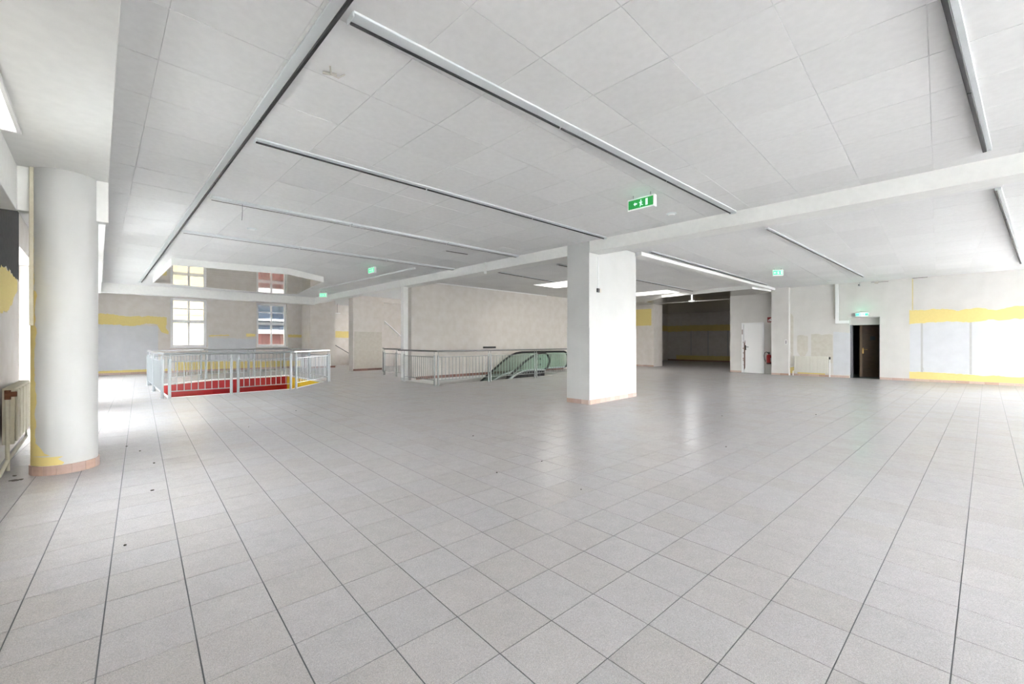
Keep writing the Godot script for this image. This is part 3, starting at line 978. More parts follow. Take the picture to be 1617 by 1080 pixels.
func openings() -> void:
	window("window_1", "white cross-barred window showing the cream building outside", v(22.45, 2.14, 1.05), v(0, 1, 0), v(-1, 0, 0), 1.24, 2.05, 2, [[0.53, 0.13], [0.79, 0.05]], 0.10)
	window("window_2", "white cross-barred window showing the blue glass and red building", v(22.45, 5.27, 1.05), v(0, 1, 0), v(-1, 0, 0), 1.30, 2.05, 2, [[0.53, 0.13], [0.79, 0.05]], 0.10)
	for b in [[2.14, 3.38], [5.27, 6.57]]:
		var s := st_new()
		bx(s, 22.22, 22.42, b[0] - 0.03, b[1] + 0.03, 1.01, 1.05, 0.005)
		var t := structure("trim_5", "white sill under the %s far window" % ("left" if b[0] < 3.0 else "right"), "window sill")
		obj("sill", s, M.white_trim, t)

	# white door with chipped edge
	var d := structure("door_1", "closed white door with chipped rusty edge beside the wall pier", "door")
	var s := st_new()
	bx(s, 4.97, 5.66, 19.07, 19.11, 0.002, 1.99, 0.003)
	obj("leaf", s, M.white, d)
	s = st_new()
	bx(s, 4.91, 4.97, 19.02, 19.14, 0.0, 2.05, 0.004)
	bx(s, 5.66, 5.74, 19.02, 19.14, 0.0, 2.05, 0.004)
	bx(s, 4.97, 5.66, 19.02, 19.14, 1.99, 2.05, 0.004)
	obj("frame", s, M.white_trim, d)
	s = st_new()
	bx(s, 4.6, 6.0, 19.40, 19.50, -0.3, 2.6)
	obj("room_behind", s, M.plaster_old, d)
	coat(d, "chipped_edge", M.rust, "-b", 19.07, ragged(5.615, 5.655, [0.2, 0.1], [1.35, 1.2], 0.0, 141), 0.001)
	rng.seed = 142
	for y in [0.28, 0.47, 0.55, 0.78, 0.97, 1.22]:
		coat(d, "rust_chip", M.rust, "-b", 19.02, ragged(5.660, 5.672 + rng.randf() * 0.018, [y, y + 0.03], [y + 0.03 + rng.randf() * 0.06, y + 0.05], 0.01, 143 + int(y * 100), 0.006), 0.001)
	coat(d, "rust_chip", M.rust, "-b", 19.02, ragged(5.70, 5.725, [1.58, 1.58], [1.78, 1.78], 0.0, 152), 0.001)
	var hd := st_new()
	cbox(hd, v(5.60, 19.06, 1.03), Vector3(0.008, 0.10, 0.02), 0.004)
	tube(hd, [v(5.60, 19.06, 1.06), v(5.60, 18.99, 1.06), v(5.47, 18.99, 1.06)], 0.011, 8)
	obj("handle", hd, M.dark, d)

	# dark doorway with an open brown door inside
	d = structure("door_2", "dark doorway with a brown door standing open inside", "door")
	s = st_new()
	bx(s, 1.40, 2.20, 19.10, 19.2, 1.86, 2.11, 0.004)
	obj("transom_panel", s, M.plaster, d)
	s = st_new()
	bx(s, 2.14, 2.20, 18.95, 19.2, 0.0, 1.86, 0.003)
	bx(s, 1.40, 1.43, 18.95, 19.2, 0.0, 1.86, 0.003)
	obj("frame", s, M.dark_wall, d)
	s = st_new()
	var c0 := v(1.98, 19.55, 0.95)
	var dir := v(-1, 0.35, 0).normalized()
	cbox(s, c0 + dir * 0.36, Vector3(0.36, 0.93, 0.02), 0.003, Basis(dir, Vector3.UP, dir.cross(Vector3.UP)))
	var leaf := obj("leaf", s, M.door_brown, d)
	s = st_new()
	cbox(s, c0 + dir * 0.01, Vector3(0.035, 0.93, 0.026), 0.003, Basis(dir, Vector3.UP, dir.cross(Vector3.UP)))
	obj("edge_strip", s, M.edge_wood, leaf)
	s = st_new()
	var hn := -dir.cross(Vector3.UP)
	if hn.x > 0:
		hn = -hn
	cbox(s, c0 + dir * 0.07 + hn * 0.026, Vector3(0.02, 0.10, 0.005), 0.003, Basis(dir, Vector3.UP, dir.cross(Vector3.UP)))
	tube(s, [c0 + dir * 0.07 + hn * 0.03 + Vector3.UP * 0.05, c0 + dir * 0.07 + hn * 0.08 + Vector3.UP * 0.05, c0 + dir * 0.18 + hn * 0.08 + Vector3.UP * 0.05], 0.01, 8)
	obj("handle", s, M.brass, leaf)
	s = st_new()
	cbox(s, c0 + dir * 0.34 + hn * 0.022 + Vector3.UP * 0.45, Vector3(0.07, 0.07, 0.003), 0.001, Basis(dir, Vector3.UP, dir.cross(Vector3.UP)))
	obj("door_plate", s, M.dark, leaf)
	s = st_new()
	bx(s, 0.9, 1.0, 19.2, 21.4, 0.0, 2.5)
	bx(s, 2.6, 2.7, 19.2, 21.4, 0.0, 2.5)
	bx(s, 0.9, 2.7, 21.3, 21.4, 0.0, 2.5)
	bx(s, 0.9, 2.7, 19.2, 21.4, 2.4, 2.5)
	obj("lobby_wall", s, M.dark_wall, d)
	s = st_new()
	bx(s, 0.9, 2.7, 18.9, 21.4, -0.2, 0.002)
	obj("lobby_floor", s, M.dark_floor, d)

func base_ring(t: Node3D, c: Vector3, r: float, n: int, h: float) -> void:
	var st := st_new()
	var half := PI / n - 0.004
	var pts := PackedVector2Array()
	for k in 4:
		var a := lerpf(-half, half, k / 3.0)
		pts.append(Vector2(sin(a), cos(a)) * (r + 0.012))
	for k in 4:
		var a := lerpf(half, -half, k / 3.0)
		pts.append(Vector2(sin(a), cos(a)) * r)
	prism(st, pts, Vector3.ZERO, Vector3.RIGHT, Vector3.BACK, Vector3.UP, h)
	var mesh := st.commit()
	rng.seed = 17
	for k in n:
		var o := part_mesh("skirting_tile", mesh, M.skirt[rng.randi() % 4], t)
		o.rotation.y = TAU * k / n
		o.position = Vector3.ZERO

func columns() -> void:
	# round column on the left
	var t := thing("round_column", "thick round white column with yellow paint remains in the left foreground", "column", v(6.128, -0.228, 0))
	var st := st_new()
	lathe(st, [Vector2(0.232, 0.0), Vector2(0.232, 2.92)], Vector3.ZERO, Vector3.UP, 96)
	obj("shaft", st, M.pillar, t)
	base_ring(t, Vector3.ZERO, 0.232, 15, 0.088)
	# yellow coat left on the side towards the facade: a curved sheet with a ragged rim
	st = st_new()
	var r := 0.2336
	var cam_dir := atan2(0.228, 6.128)     # bearing of the camera seen from the column, measured from +z towards +x
	var n := FastNoiseLite.new()
	n.seed = 8
	n.frequency = 3.0
	var point := func(ang: float, y: float) -> Vector3:
		return Vector3(sin(ang) * r, y, cos(ang) * r)
	var rows := 120
	for i in rows:
		var y0 := 0.09 + (2.45 - 0.09) * i / rows
		var y1 := 0.09 + (2.45 - 0.09) * (i + 1) / rows
		var lim := func(y: float) -> float:
			var e := cam_dir - 1.00 + 0.16 * n.get_noise_2d(y * 0.5, 3.0) + 0.12 * n.get_noise_2d(y * 2.2, 0.0)
			if y > 1.75:
				e -= 0.16
			if y < 0.30:
				e = maxf(e, cam_dir - 0.95 + (0.30 - y) * 4.6 + 0.22 * n.get_noise_2d(y * 3.0, 9.0))
			if y < 0.17:
				e = cam_dir - 0.10 + 0.35 * n.get_noise_2d(y * 4.0, 5.0)
			return e
		var e0: float = lim.call(y0)
		var e1: float = lim.call(y1)
		var steps := 28
		for k in steps:
			var s0 := -2.6
			var a0 := lerpf(s0, e0, float(k) / steps)
			var a1 := lerpf(s0, e0, float(k + 1) / steps)
			var b0 := lerpf(s0, e1, float(k) / steps)
			var b1 := lerpf(s0, e1, float(k + 1) / steps)
			var p := [point.call(a0, y0), point.call(a1, y0), point.call(b1, y1), point.call(b0, y1)]
			var nn := [Vector3(sin(a0), 0, cos(a0)), Vector3(sin(a1), 0, cos(a1)), Vector3(sin(b1), 0, cos(b1)), Vector3(sin(b0), 0, cos(b0))]
			for q in [0, 2, 1, 0, 3, 2]:
				st.set_normal(nn[q]); st.add_vertex(p[q])
	obj("yellow_paint", st, M.yellow, t)

	# square pillar under the beam
	t = thing("square_pillar", "broad white rectangular pillar standing free in the middle of the hall", "pillar", v(5.23, 8.0, 0))
	st = st_new()
	cbox(st, Vector3(0, 1.67, 0), Vector3(0.936, 1.67, 0.28), 0.006)
	obj("shaft", st, M.pillar, t)
	st = st_new()
	cbox(st, Vector3(0, 0.79, 0), Vector3(0.940, 0.79, 0.284), 0.006)
	obj("lower_coat", st, M.pillar, t)
	st = st_new()
	bar(st, Vector3(-0.938, 0.09, 0.282), Vector3(-0.938, 1.55, 0.282), 0.012, 0.012)
	obj("corner_bead", st, M.seam, t)
	rng.seed = 23
	for f in [[Vector3(-0.93, 0, 0.284), Vector3(0.93, 0, 0.284), Vector3(0, 0, 1), 10], [Vector3(-0.940, 0, -0.28), Vector3(-0.940, 0, 0.28), Vector3(-1, 0, 0), 3]]:
		var d: Vector3 = (f[1] - f[0])
		var cnt: int = f[3]
		var l := d.length() / cnt
		for k in cnt:
			var s := st_new()
			cbox(s, f[0] + d.normalized() * (l * (k + 0.5)) + f[2] * 0.006 + Vector3.UP * 0.045, Vector3(l / 2 - 0.002, 0.045, 0.006), 0.002, Basis(d.normalized(), Vector3.UP, f[2]))
			obj("skirting_tile", s, M.skirt[rng.randi() % 4], t)
	t = thing("junction_box", "small dark open socket box on the front of the square pillar", "socket", v(4.945, 7.38, 2.33))
	st = st_new()
	cbox(st, Vector3(-0.022, 0, 0.012), Vector3(0.04, 0.04, 0.012), 0.003)
	obj("box", st, M.dark, t)
	st = st_new()
	cbox(st, Vector3(0.055, 0, 0.01), Vector3(0.03, 0.04, 0.01), 0.003)
	obj("cover", st, M.stain, t)
	st = st_new()
	cbox(st, Vector3(0, 0.37, 0.004), Vector3(0.012, 0.32, 0.004), 0.002)
	obj("cable_strip", st, M.white, t)

	# slim posts further down the beam
	t = thing("slim_post", "slim white post where the escalator railing begins", "post", v(12.32, 7.18, 0))
	st = st_new()
	cbox(st, Vector3(0, 1.54, 0), Vector3(0.085, 1.54, 0.085), 0.006)
	obj("shaft", st, M.beam, t)
	st = st_new()
	cbox(st, Vector3(0, 0.05, 0), Vector3(0.09, 0.05, 0.09), 0.004)
	obj("foot", st, M.pillar, t)
	st = st_new()
	bx(st, 0.05, 0.07, -0.12, -0.09, 2.95, 3.28, 0.002)
	obj("cover_strip", st, M.beam, t)

func ceiling_things() -> void:
	ceiling_track("long ceiling track running down the hall beside the left soffit", v(-4.0, 1.03, CEIL), v(18.85, 1.02, CEIL), -1.0, "ceiling tracks", true, 0.09, 0.022)
	ceiling_track("white track with dark channel above the middle of the hall, nearest the viewer", v(2.57, 1.12, CEIL), v(2.25, 7.05, CEIL), 1.0, "ceiling tracks", true, 0.11)
	ceiling_track("second cross track from the viewer, with a thin dark channel", v(4.8, 1.12, CEIL), v(4.55, 7.03, CEIL), 1.0, "ceiling tracks", true)
	ceiling_track("third cross track from the viewer, with a short wire hanging from it", v(7.12, 1.12, CEIL), v(6.95, 7.03, CEIL), 1.0, "ceiling tracks", false)
	ceiling_track("fourth cross track, in front of the mirrored soffit", v(9.65, 1.10, CEIL), v(9.42, 7.03, CEIL), 1.0, "ceiling tracks", false)
	ceiling_track("dark cross track above the right foreground, ending before the beam", v(0.15, 1.6, CEIL), v(-0.36, 6.64, CEIL), 1.0, "ceiling tracks", true, 0.062, 0.03)
	ceiling_track("cross track beyond the beam leading towards the dark doorway", v(2.19, 8.65, CEIL_R), v(1.67, 17.18, CEIL_R), 1.0, "ceiling tracks", true, 0.05)
	ceiling_track("cross track beyond the beam at the right edge of the view", v(-0.56, 8.63, CEIL_R), v(-1.52, 17.15, CEIL_R), 1.0, "ceiling tracks", true, 0.062, 0.03)
	ceiling_track("cross track along the shallow beam behind the square pillar", v(4.62, 8.98, CEIL_R), v(4.35, 17.3, CEIL_R), 1.0, "ceiling tracks", true)
	ceiling_track("cross track ending near the luminous panels behind the square pillar", v(7.1, 8.7, CEIL_R), v(6.96, 17.35, CEIL_R), 1.0, "ceiling tracks", true)
	ceiling_track("cross track above the escalator railing", v(9.1, 8.0, CEIL_R), v(9.25, 11.1, CEIL_R), 1.0, "ceiling tracks", true)
	var s := st_new()
	bar(s, v(16.42, 5.98, 3.275), v(10.01, 6.15, 3.275), 0.05, 0.04, 0.006)
	tag(obj("cable_duct", s, M.white), "thin white cable duct on the ceiling beside the mirrored soffit", "cable duct")
	s = st_new()
	bar(s, v(7.71, 5.54, 3.296), v(7.66, 6.1, 3.296), 0.025, 0.012)
	tag(obj("ceiling_slot", s, M.dark), "short dark slot in the white ceiling near the beam", "slot")
	s = st_new()
	tube(s, [v(7.11, 1.5, 3.27), v(7.11, 1.5, 3.16), v(7.10, 1.49, 3.03)], 0.003, 5)
	tag(obj("hanging_wire", s, M.dark), "short wire dangling from the third cross track", "wire")
	s = st_new()
	tube(s, [v(3.15, 1.22, 3.30), v(3.18, 1.24, 3.26), v(3.2, 1.3, 3.27), v(3.15, 1.33, 3.285)], 0.006, 6)
	tube(s, [v(3.24, 1.2, 3.285), v(3.2, 1.29, 3.285)], 0.01, 6)
	tag(obj("ceiling_hook", s, M.stain), "small bent metal hook left in the ceiling between the first tracks", "hook")
	disc_detector("round detector between the third and fourth cross tracks", v(8.65, 1.97, CEIL), 0.075)
	disc_detector("round detector near the large green exit sign", v(2.97, 6.47, CEIL), 0.075)
	disc_detector("small white detector on the ceiling above the cable pipe", v(2.6, 17.6, CEIL_R), 0.06)
	ceiling_light("bright luminous ceiling panel left of the square pillar", 8.74, 10.25, 11.25, 12.5, CEIL_R, 1.6)
	ceiling_light("bright luminous ceiling panel right of the square pillar", 7.55, 9.5, 16.05, 17.2, CEIL_R, 1.3)
	ceiling_light("bright luminous panel in the left soffit at the picture edge", 3.0, 5.04, -0.53, -0.45 + 0.0, 2.92, 0.12, true)

	# mirrored soffit over the stairwell
	var mc := [Vector2(13.05, 1.28), Vector2(12.6, 3.75), Vector2(13.45, 5.0), Vector2(17.6, 5.55), Vector2(18.1, 5.0), Vector2(17.4, 1.25)]
	mirror_box("mirror_soffit", "dropped ceiling box of mirrored strips over the stairwell", mc, 3.14, CEIL, 0.155, M.mirror, M.beam)
	# dull mirrored soffit over the niche
	var nc := [Vector2(4.74, 16.86), Vector2(8.4, 17.4), Vector2(10.0, 18.9), Vector2(10.2, 20.2), Vector2(6.25, 20.2), Vector2(4.5, 18.3)]
	mirror_box("niche_soffit", "dropped white-edged soffit with grey strips before the dim niche", nc, 3.2, CEIL_R, 0.20, [M.mirror_dull], M.beam)
	var nb := thing("niche_ceiling_strip", "grey strip ceiling inside the dim niche", "ceiling strip", Vector3.ZERO)
	for k in 40:
		s = st_new()
		bx(s, 6.2 + 0.175 * k + 0.003, 6.2 + 0.175 * (k + 1) - 0.003, 20.22, 28.2, 3.2, 3.215, 0.002)
		obj("slat", s, M.mirror_dull, nb)
	var dl := thing("downlight", "small glowing round downlight in the niche ceiling", "downlight", v(8.15, 19.9, 3.197))
	s = st_new()
	lathe(s, [Vector2(0.0, -0.026), Vector2(0.10, -0.024), Vector2(0.12, -0.018), Vector2(0.13, -0.002), Vector2(0.0, 0.0)], Vector3.ZERO, Vector3.UP, 24)
	obj("lens", s, glow(Color(1, 1, 1), 0.5), dl)
	s = st_new()
	lathe(s, [Vector2(0.131, -0.004), Vector2(0.133, -0.012), Vector2(0.15, -0.010), Vector2(0.155, 0.0)], Vector3.ZERO, Vector3.UP, 24)
	obj("trim_ring", s, M.white, dl)
	var li := OmniLight3D.new()
	li.name = "downlight_glow"
	li.light_energy = 0.4
	li.light_size = 0.01
	li.omni_range = 30.0
	li.omni_attenuation = 2.0
	li.shadow_enabled = true
	li.position = Vector3(0, -0.013, 0)
	dl.add_child(li)

	exit_sign("large green exit sign hanging from the main ceiling near the beam", v(2.86, 5.32, 3.165), -PI / 2, 0.40, 0.165, 0.07, M.green, 0.0012, CEIL)
	exit_sign("small green exit sign on the ceiling near the slim post", v(10.7, 5.26, 3.19), -PI / 2, 0.36, 0.16, 0.06, M.green_pale, 0.0012, CEIL)
	exit_sign("tiny bright exit sign near the far end of the long beam", v(17.2, 6.4, 3.13), -PI / 4, 0.30, 0.17, 0.06, M.green_pale, 0.0012, CEIL)
	exit_sign("small green exit sign on the ceiling before the white door", v(3.2, 13.7, 3.22), -PI / 4 - 0.2, 0.28, 0.17, 0.06, M.green_pale, 0.0012, CEIL_R)
	exit_sign("green lit exit sign on the wall above the dark doorway", v(1.86, 18.80, 2.215), -PI / 2, 0.36, 0.12, 0.09, M.green_pale, 0.03)

func mirror_box(called: String, label: String, poly: Array, y: float, top: float, pitch: float, mats: Array, mf: Material) -> void:
	var t := thing(called, label, "mirrored soffit")
	var pv := PackedVector2Array(poly)
	var cen := Vector2.ZERO
	for p in poly:
		cen += p
	cen /= poly.size()
	for i in poly.size():
		var p: Vector2 = poly[i]
		var q: Vector2 = poly[(i + 1) % poly.size()]
		var s := st_new()
		var y0 := y - 0.012
		var d := (q - p).normalized() * 0.012
		bar(s, v(p.x - d.x, p.y - d.y, (y0 + top) / 2), v(q.x + d.x, q.y + d.y, (y0 + top) / 2), 0.024, top - y0, 0.003)
		obj("fascia", s, mf, t)
	var a0 := 100.0
	var a1 := -100.0
	for p in poly:
		a0 = minf(a0, p.x)
		a1 = maxf(a1, p.x)
	var k := 0
	var a := a0
	rng.seed = 33
	while a < a1:
		var strip := PackedVector2Array([Vector2(a + 0.006, -5), Vector2(a + pitch - 0.006, -5), Vector2(a + pitch - 0.006, 40), Vector2(a + 0.006, 40)])
		for r in Geometry2D.intersect_polygons(strip, pv):
			var s := st_new()
			# each strip sags a little, so that the reflection breaks up
			var tilt := rng.randf_range(-0.004, 0.004)
			prism(s, r, v(0, 0, y), v(1, 0, tilt * 0.0), v(0, 1, 0), Vector3.DOWN, 0.004)
			var o := obj("mirror_slat", s, mats[k % mats.size()], t)
			o.position = Vector3(0, 0.003 - tilt * 0.2, 0)
		k += 1
		a += pitch

func railings_and_wells() -> void:
	# linings of the stairwell
	var t := structure("trim_6", "red and yellow lining boards round the stairwell opening", "stairwell lining")
	var names := ["front_lining", "corner_lining", "yellow_lining", "red_lining", "red_lining", "side_lining"]
	var mats := [M.plaster, M.plaster, M.yellow_bright, M.red, M.red, M.plaster]
	for i in stair_hole.size():
		var p: Vector2 = stair_hole[i]
		var q: Vector2 = stair_hole[(i + 1) % stair_hole.size()]
		var s := st_new()
		var n := Vector2(-(q - p).y, (q - p).x).normalized() * 0.012
		bar(s, v(p.x, p.y, -0.66), v(q.x, q.y, -0.66), 0.02, 1.24, 0.002)
		obj(names[i], s, mats[i], t)
		s = st_new()
		bar(s, v(p.x, p.y, -0.012), v(q.x, q.y, -0.012), 0.05, 0.044, 0.004)
		obj("nosing", s, M.white, t)
		s = st_new()
		bar(s, v(p.x, p.y, -2.45), v(q.x, q.y, -2.45), 0.10, 2.3, 0.002)
		obj("shaft_wall", s, M.plaster_old, t)
	var g := func(arr: Array) -> Array:
		var out := []
		for r in arr:
			out.append([v(r[0], r[1], 0), v(r[2], r[3], 0)])
		return out
	var runs := [[12.03, 1.14, 12.0, 2.30], [11.99, 2.44, 12.1, 3.66], [12.19, 3.82, 13.66, 5.22], [13.75, 5.30, 15.65, 5.36], [15.75, 5.36, 17.5, 5.30], [17.72, 5.12, 17.85, 4.12], [17.85, 3.95, 17.82, 2.68], [17.74, 2.52, 16.25, 1.10], [16.14, 1.04, 14.15, 1.02], [14.05, 1.02, 12.13, 1.02]]
	var posts := []
	for r in runs:
		posts.append(v(r[0], r[1], 0))
		posts.append(v(r[2], r[3], 0))
	var hand := []
	for p in [[12.02, 1.05], [11.98, 2.37], [12.13, 3.74], [13.70, 5.28], [15.7, 5.38], [17.62, 5.22], [17.88, 4.03], [17.82, 2.6], [16.2, 1.05], [14.1, 1.0]]:
		hand.append(v(p[0], p[1], 0))
	railing("stairwell_railing", "light grey metal railing round the red and yellow stairwell", g.call(runs), posts, hand, M.rail_light, M.rail_top, true)
	runs = [[12.08, 7.03, 10.24, 6.94], [10.10, 6.97, 10.06, 8.86], [10.055, 8.95, 9.98, 10.95], [9.975, 11.05, 9.92, 12.85]]
	posts = []
	for r in runs:
		posts.append(v(r[0], r[1], 0))
		posts.append(v(r[2], r[3], 0))
	hand = []
	for p in [[12.45, 7.03], [10.12, 6.93], [10.06, 8.9], [9.97, 11.0], [9.92, 12.9]]:
		hand.append(v(p[0], p[1], 0))
	railing("escalator_railing", "dull steel railing guarding the escalator opening", g.call(runs), posts, hand, M.steel, M.steel_top, false, 0.027)
	runs = [[13.0, 7.75, 13.88, 7.78], [13.96, 7.79, 14.94, 7.83], [15.02, 7.9, 16.6, 8.65]]
	posts = []
	for r in runs:
		posts.append(v(r[0], r[1], 0))
		posts.append(v(r[2], r[3], 0))
	hand = []
	for p in [[12.9, 7.76], [14.95, 7.85], [16.9, 8.8]]:
		hand.append(v(p[0], p[1], 0))
	railing("corridor_railing", "short steel railing in the corridor behind the slim post", g.call(runs), posts, hand, M.steel, M.steel_top, false, 0.027)
	# kerb round the escalator opening
	t = structure("trim_7", "pale kerb edging round the escalator opening", "kerb")
	for i in esc_hole.size():
		var p: Vector2 = esc_hole[i]
		var q: Vector2 = esc_hole[(i + 1) % esc_hole.size()]
		var s := st_new()
		bar(s, v(p.x, p.y, -0.12), v(q.x, q.y, -0.12), 0.03, 0.25, 0.004)
		obj("edging", s, M.plaster, t)

func escalator() -> void:
	var t := thing("escalator", "escalator with green glass balustrades and black handrails going down behind the railing", "escalator", v(11.3, 12.0, 0))
	var o := t.position
	var near_hand := [[5.8, -2.75], [8.6, -1.10], [9.4, -0.62], [10.0, -0.22], [10.45, 0.06], [10.8, 0.28], [11.15, 0.50], [11.5, 0.67], [11.85, 0.79], [12.15, 0.85], [12.35, 0.85], [12.5, 0.77], [12.6, 0.64], [12.62, 0.52], [12.58, 0.38], [12.48, 0.26], [12.34, 0.20]]
	var near_deck := [[5.8, -3.5], [9.0, -1.2], [10.34, -0.12], [10.6, 0.02], [10.88, 0.12], [11.15, 0.18], [11.41, 0.21], [11.8, 0.21], [12.2, 0.19], [12.34, 0.18]]
	var far_hand := [[5.8, -2.85], [9.3, -0.70], [10.07, -0.22], [10.8, 0.24], [11.3, 0.55], [11.64, 0.72], [11.95, 0.81], [12.3, 0.85], [13.5, 0.85], [15.0, 0.84], [15.15, 0.80], [15.27, 0.68], [15.31, 0.5], [15.28, 0.3], [15.2, 0.17], [15.05, 0.13]]
	var far_deck := [[5.8, -3.5], [9.3, -1.35], [10.4, -0.35], [11.2, -0.02], [11.8, 0.10], [12.5, 0.13], [15.05, 0.13]]
	var build := func(hand: Array, deck: Array, a: float, called: String) -> void:
		var poly := PackedVector2Array()
		for p in hand:
			poly.append(Vector2(p[0], p[1] - 0.03))
		for i in range(deck.size() - 1, -1, -1):
			poly.append(Vector2(deck[i][0], deck[i][1]))
		var s := st_new()
		prism(s, poly, v(a - 0.006, 0, 0) - o, v(0, 1, 0), Vector3.UP, v(1, 0, 0), 0.012)
		var bal := obj("balustrade", s, M.glass_green, t)
		s = st_new()
		var pts := []
		for p in hand:
			pts.append(v(a, p[0], p[1]) - o)
		tube(s, pts, 0.042, 10)
		obj("handrail", s, M.rubber, bal)
		s = st_new()
		pts = []
		for p in deck:
			pts.append(v(a, p[0], p[1]) - o)
		tube(s, pts, 0.06, 8, true, 0.6)
		obj("deck_profile", s, M.rail_light, bal)
	build.call(near_hand, near_deck, 10.72, "near")
	build.call(far_hand, far_deck, 11.9, "far")
	# dark side cladding below the near deck, in upright panels
	for k in 12:
		var b0 := 10.0 + k * 0.19
		var b1 := b0 + 0.175
		var h := func(b: float) -> float:
			for i in near_deck.size() - 1:
				if b >= near_deck[i][0] and b <= near_deck[i + 1][0]:
					return lerpf(near_deck[i][1], near_deck[i + 1][1], (b - near_deck[i][0]) / (near_deck[i + 1][0] - near_deck[i][0]))
			return 0.18
		var s := st_new()
		prism(s, PackedVector2Array([Vector2(b0, h.call(b0) - 0.6), Vector2(b1, h.call(b1) - 0.6), Vector2(b1, h.call(b1) - 0.03), Vector2(b0, h.call(b0) - 0.03)]), v(10.66, 0, 0) - o, v(0, 1, 0), Vector3.UP, v(1, 0, 0), 0.05)
		obj("side_cladding", s, M.dark, t)
	# steps
	for k in 16:
		var b := 11.9 - 0.38 * k
		var y := 0.0 if k < 2 else -0.215 * (k - 1)
		if y < -3.3:
			continue
		var s := st_new()
		cbox(s, v(11.31, b, y - 0.10) - o, Vector3(0.20, 0.10, 0.5), 0.004)
		obj("step", s, M.dark, t)
	var cp := st_new()
	bx(cp, 10.78, 11.84, 12.12, 13.2, -0.02, 0.008, 0.003)
	var c := obj("comb_plate", cp, M.steel, t)
	c.position = -o
	# red stop marks on the glass
	for k in 4:
		var s := st_new()
		cbox(s, v(10.70, 11.92 + 0.15 * (k % 2), 0.62 - 0.22 * (k / 2)) - o, Vector3(0.03, 0.03, 0.003), 0.002)
		obj("warning_sticker", s, M.dark, t)
	var lw := st_new()
	bx(lw, 12.27, 12.30, 10.55, 11.2, 1.02, 1.09, 0.004)
	tag(obj("wall_plate", lw, M.dark), "small dark plate on the wall above the escalator", "sign plate")

func radiator(label: String, group: String, a0: float, a1: float, b_wall: float, n: float, y0: float, y1: float, m: Material, mp: Material, near_end_valve: bool, ribs: int) -> Node3D:
	# n: +1 when the front looks towards +b, -1 towards -b
	var t := thing("radiator", label, "radiator", v((a0 + a1) / 2, b_wall, 0), group)
	var o := t.position
	var b0 := b_wall + n * 0.05
	var b1 := b_wall + n * 0.13
	for k in 2:
		var s := st_new()
		var bb := b0 if k == 0 else b1 - n * 0.012
		bx(s, a0, a1, minf(bb, bb + n * 0.012), maxf(bb, bb + n * 0.012), y0, y1, 0.004)
		obj("panel", s, m, t).position = -o
	var w := (a1 - a0) / ribs
	for k in ribs:
		var s := st_new()
		var c := a0 + w * (k + 0.5)
		bx(s, c - w * 0.34, c + w * 0.34, minf(b1, b1 + n * 0.016), maxf(b1, b1 + n * 0.016), y0 + 0.02, y1 - 0.02, 0.006)
		obj("rib", s, m, t).position = -o
	var g := st_new()
	for k in int((a1 - a0) / 0.03):
		var c := a0 + 0.03 * (k + 0.5)
		bx(g, c - 0.006, c + 0.006, minf(b0, b1), maxf(b0, b1), y1 - 0.012, y1 + 0.004)
	obj("top_grille", g, m, t).position = -o
	g = st_new()
	bx(g, a0 - 0.006, a0, minf(b0, b1), maxf(b0, b1), y0, y1 + 0.006, 0.002)
	bx(g, a1, a1 + 0.006, minf(b0, b1), maxf(b0, b1), y0, y1 + 0.006, 0.002)
	obj("side_cover", g, m, t).position = -o
	var ve := a0 - 0.05
	var vb := (b0 + b1) / 2
	g = st_new()
	tube(g, [v(ve + 0.05, vb, y1 - 0.05), v(ve, vb, y1 - 0.05), v(ve, vb, 0.0)], 0.016, 8)
	if near_end_valve:
		tube(g, [v(ve, vb, 0.10), v(ve - 0.5, vb, 0.06)], 0.016, 8)
		tube(g, [v(ve, vb, 0.10), v(a1 + 0.15, vb, 0.10), v(a1 + 0.15, vb, y0 + 0.05), v(a1, vb, y0 + 0.05)], 0.016, 8)
	else:
		tube(g, [v(a1, vb, y0 + 0.04), v(a1 + 0.05, vb, y0 + 0.04), v(a1 + 0.05, vb, 0.0)], 0.016, 8)
	obj("pipe", g, mp, t).position = -o
	g = st_new()
	tube(g, [v(ve, vb - n * 0.02, y1 - 0.05), v(ve, vb + n * 0.06, y1 - 0.05)], 0.026, 10)
	tube(g, [v(ve, vb, y1 - 0.10), v(ve, vb, y1 - 0.01)], 0.022, 8)
	obj("valve", g, M.rust if near_end_valve else M.dark, t).position = -o
	return t

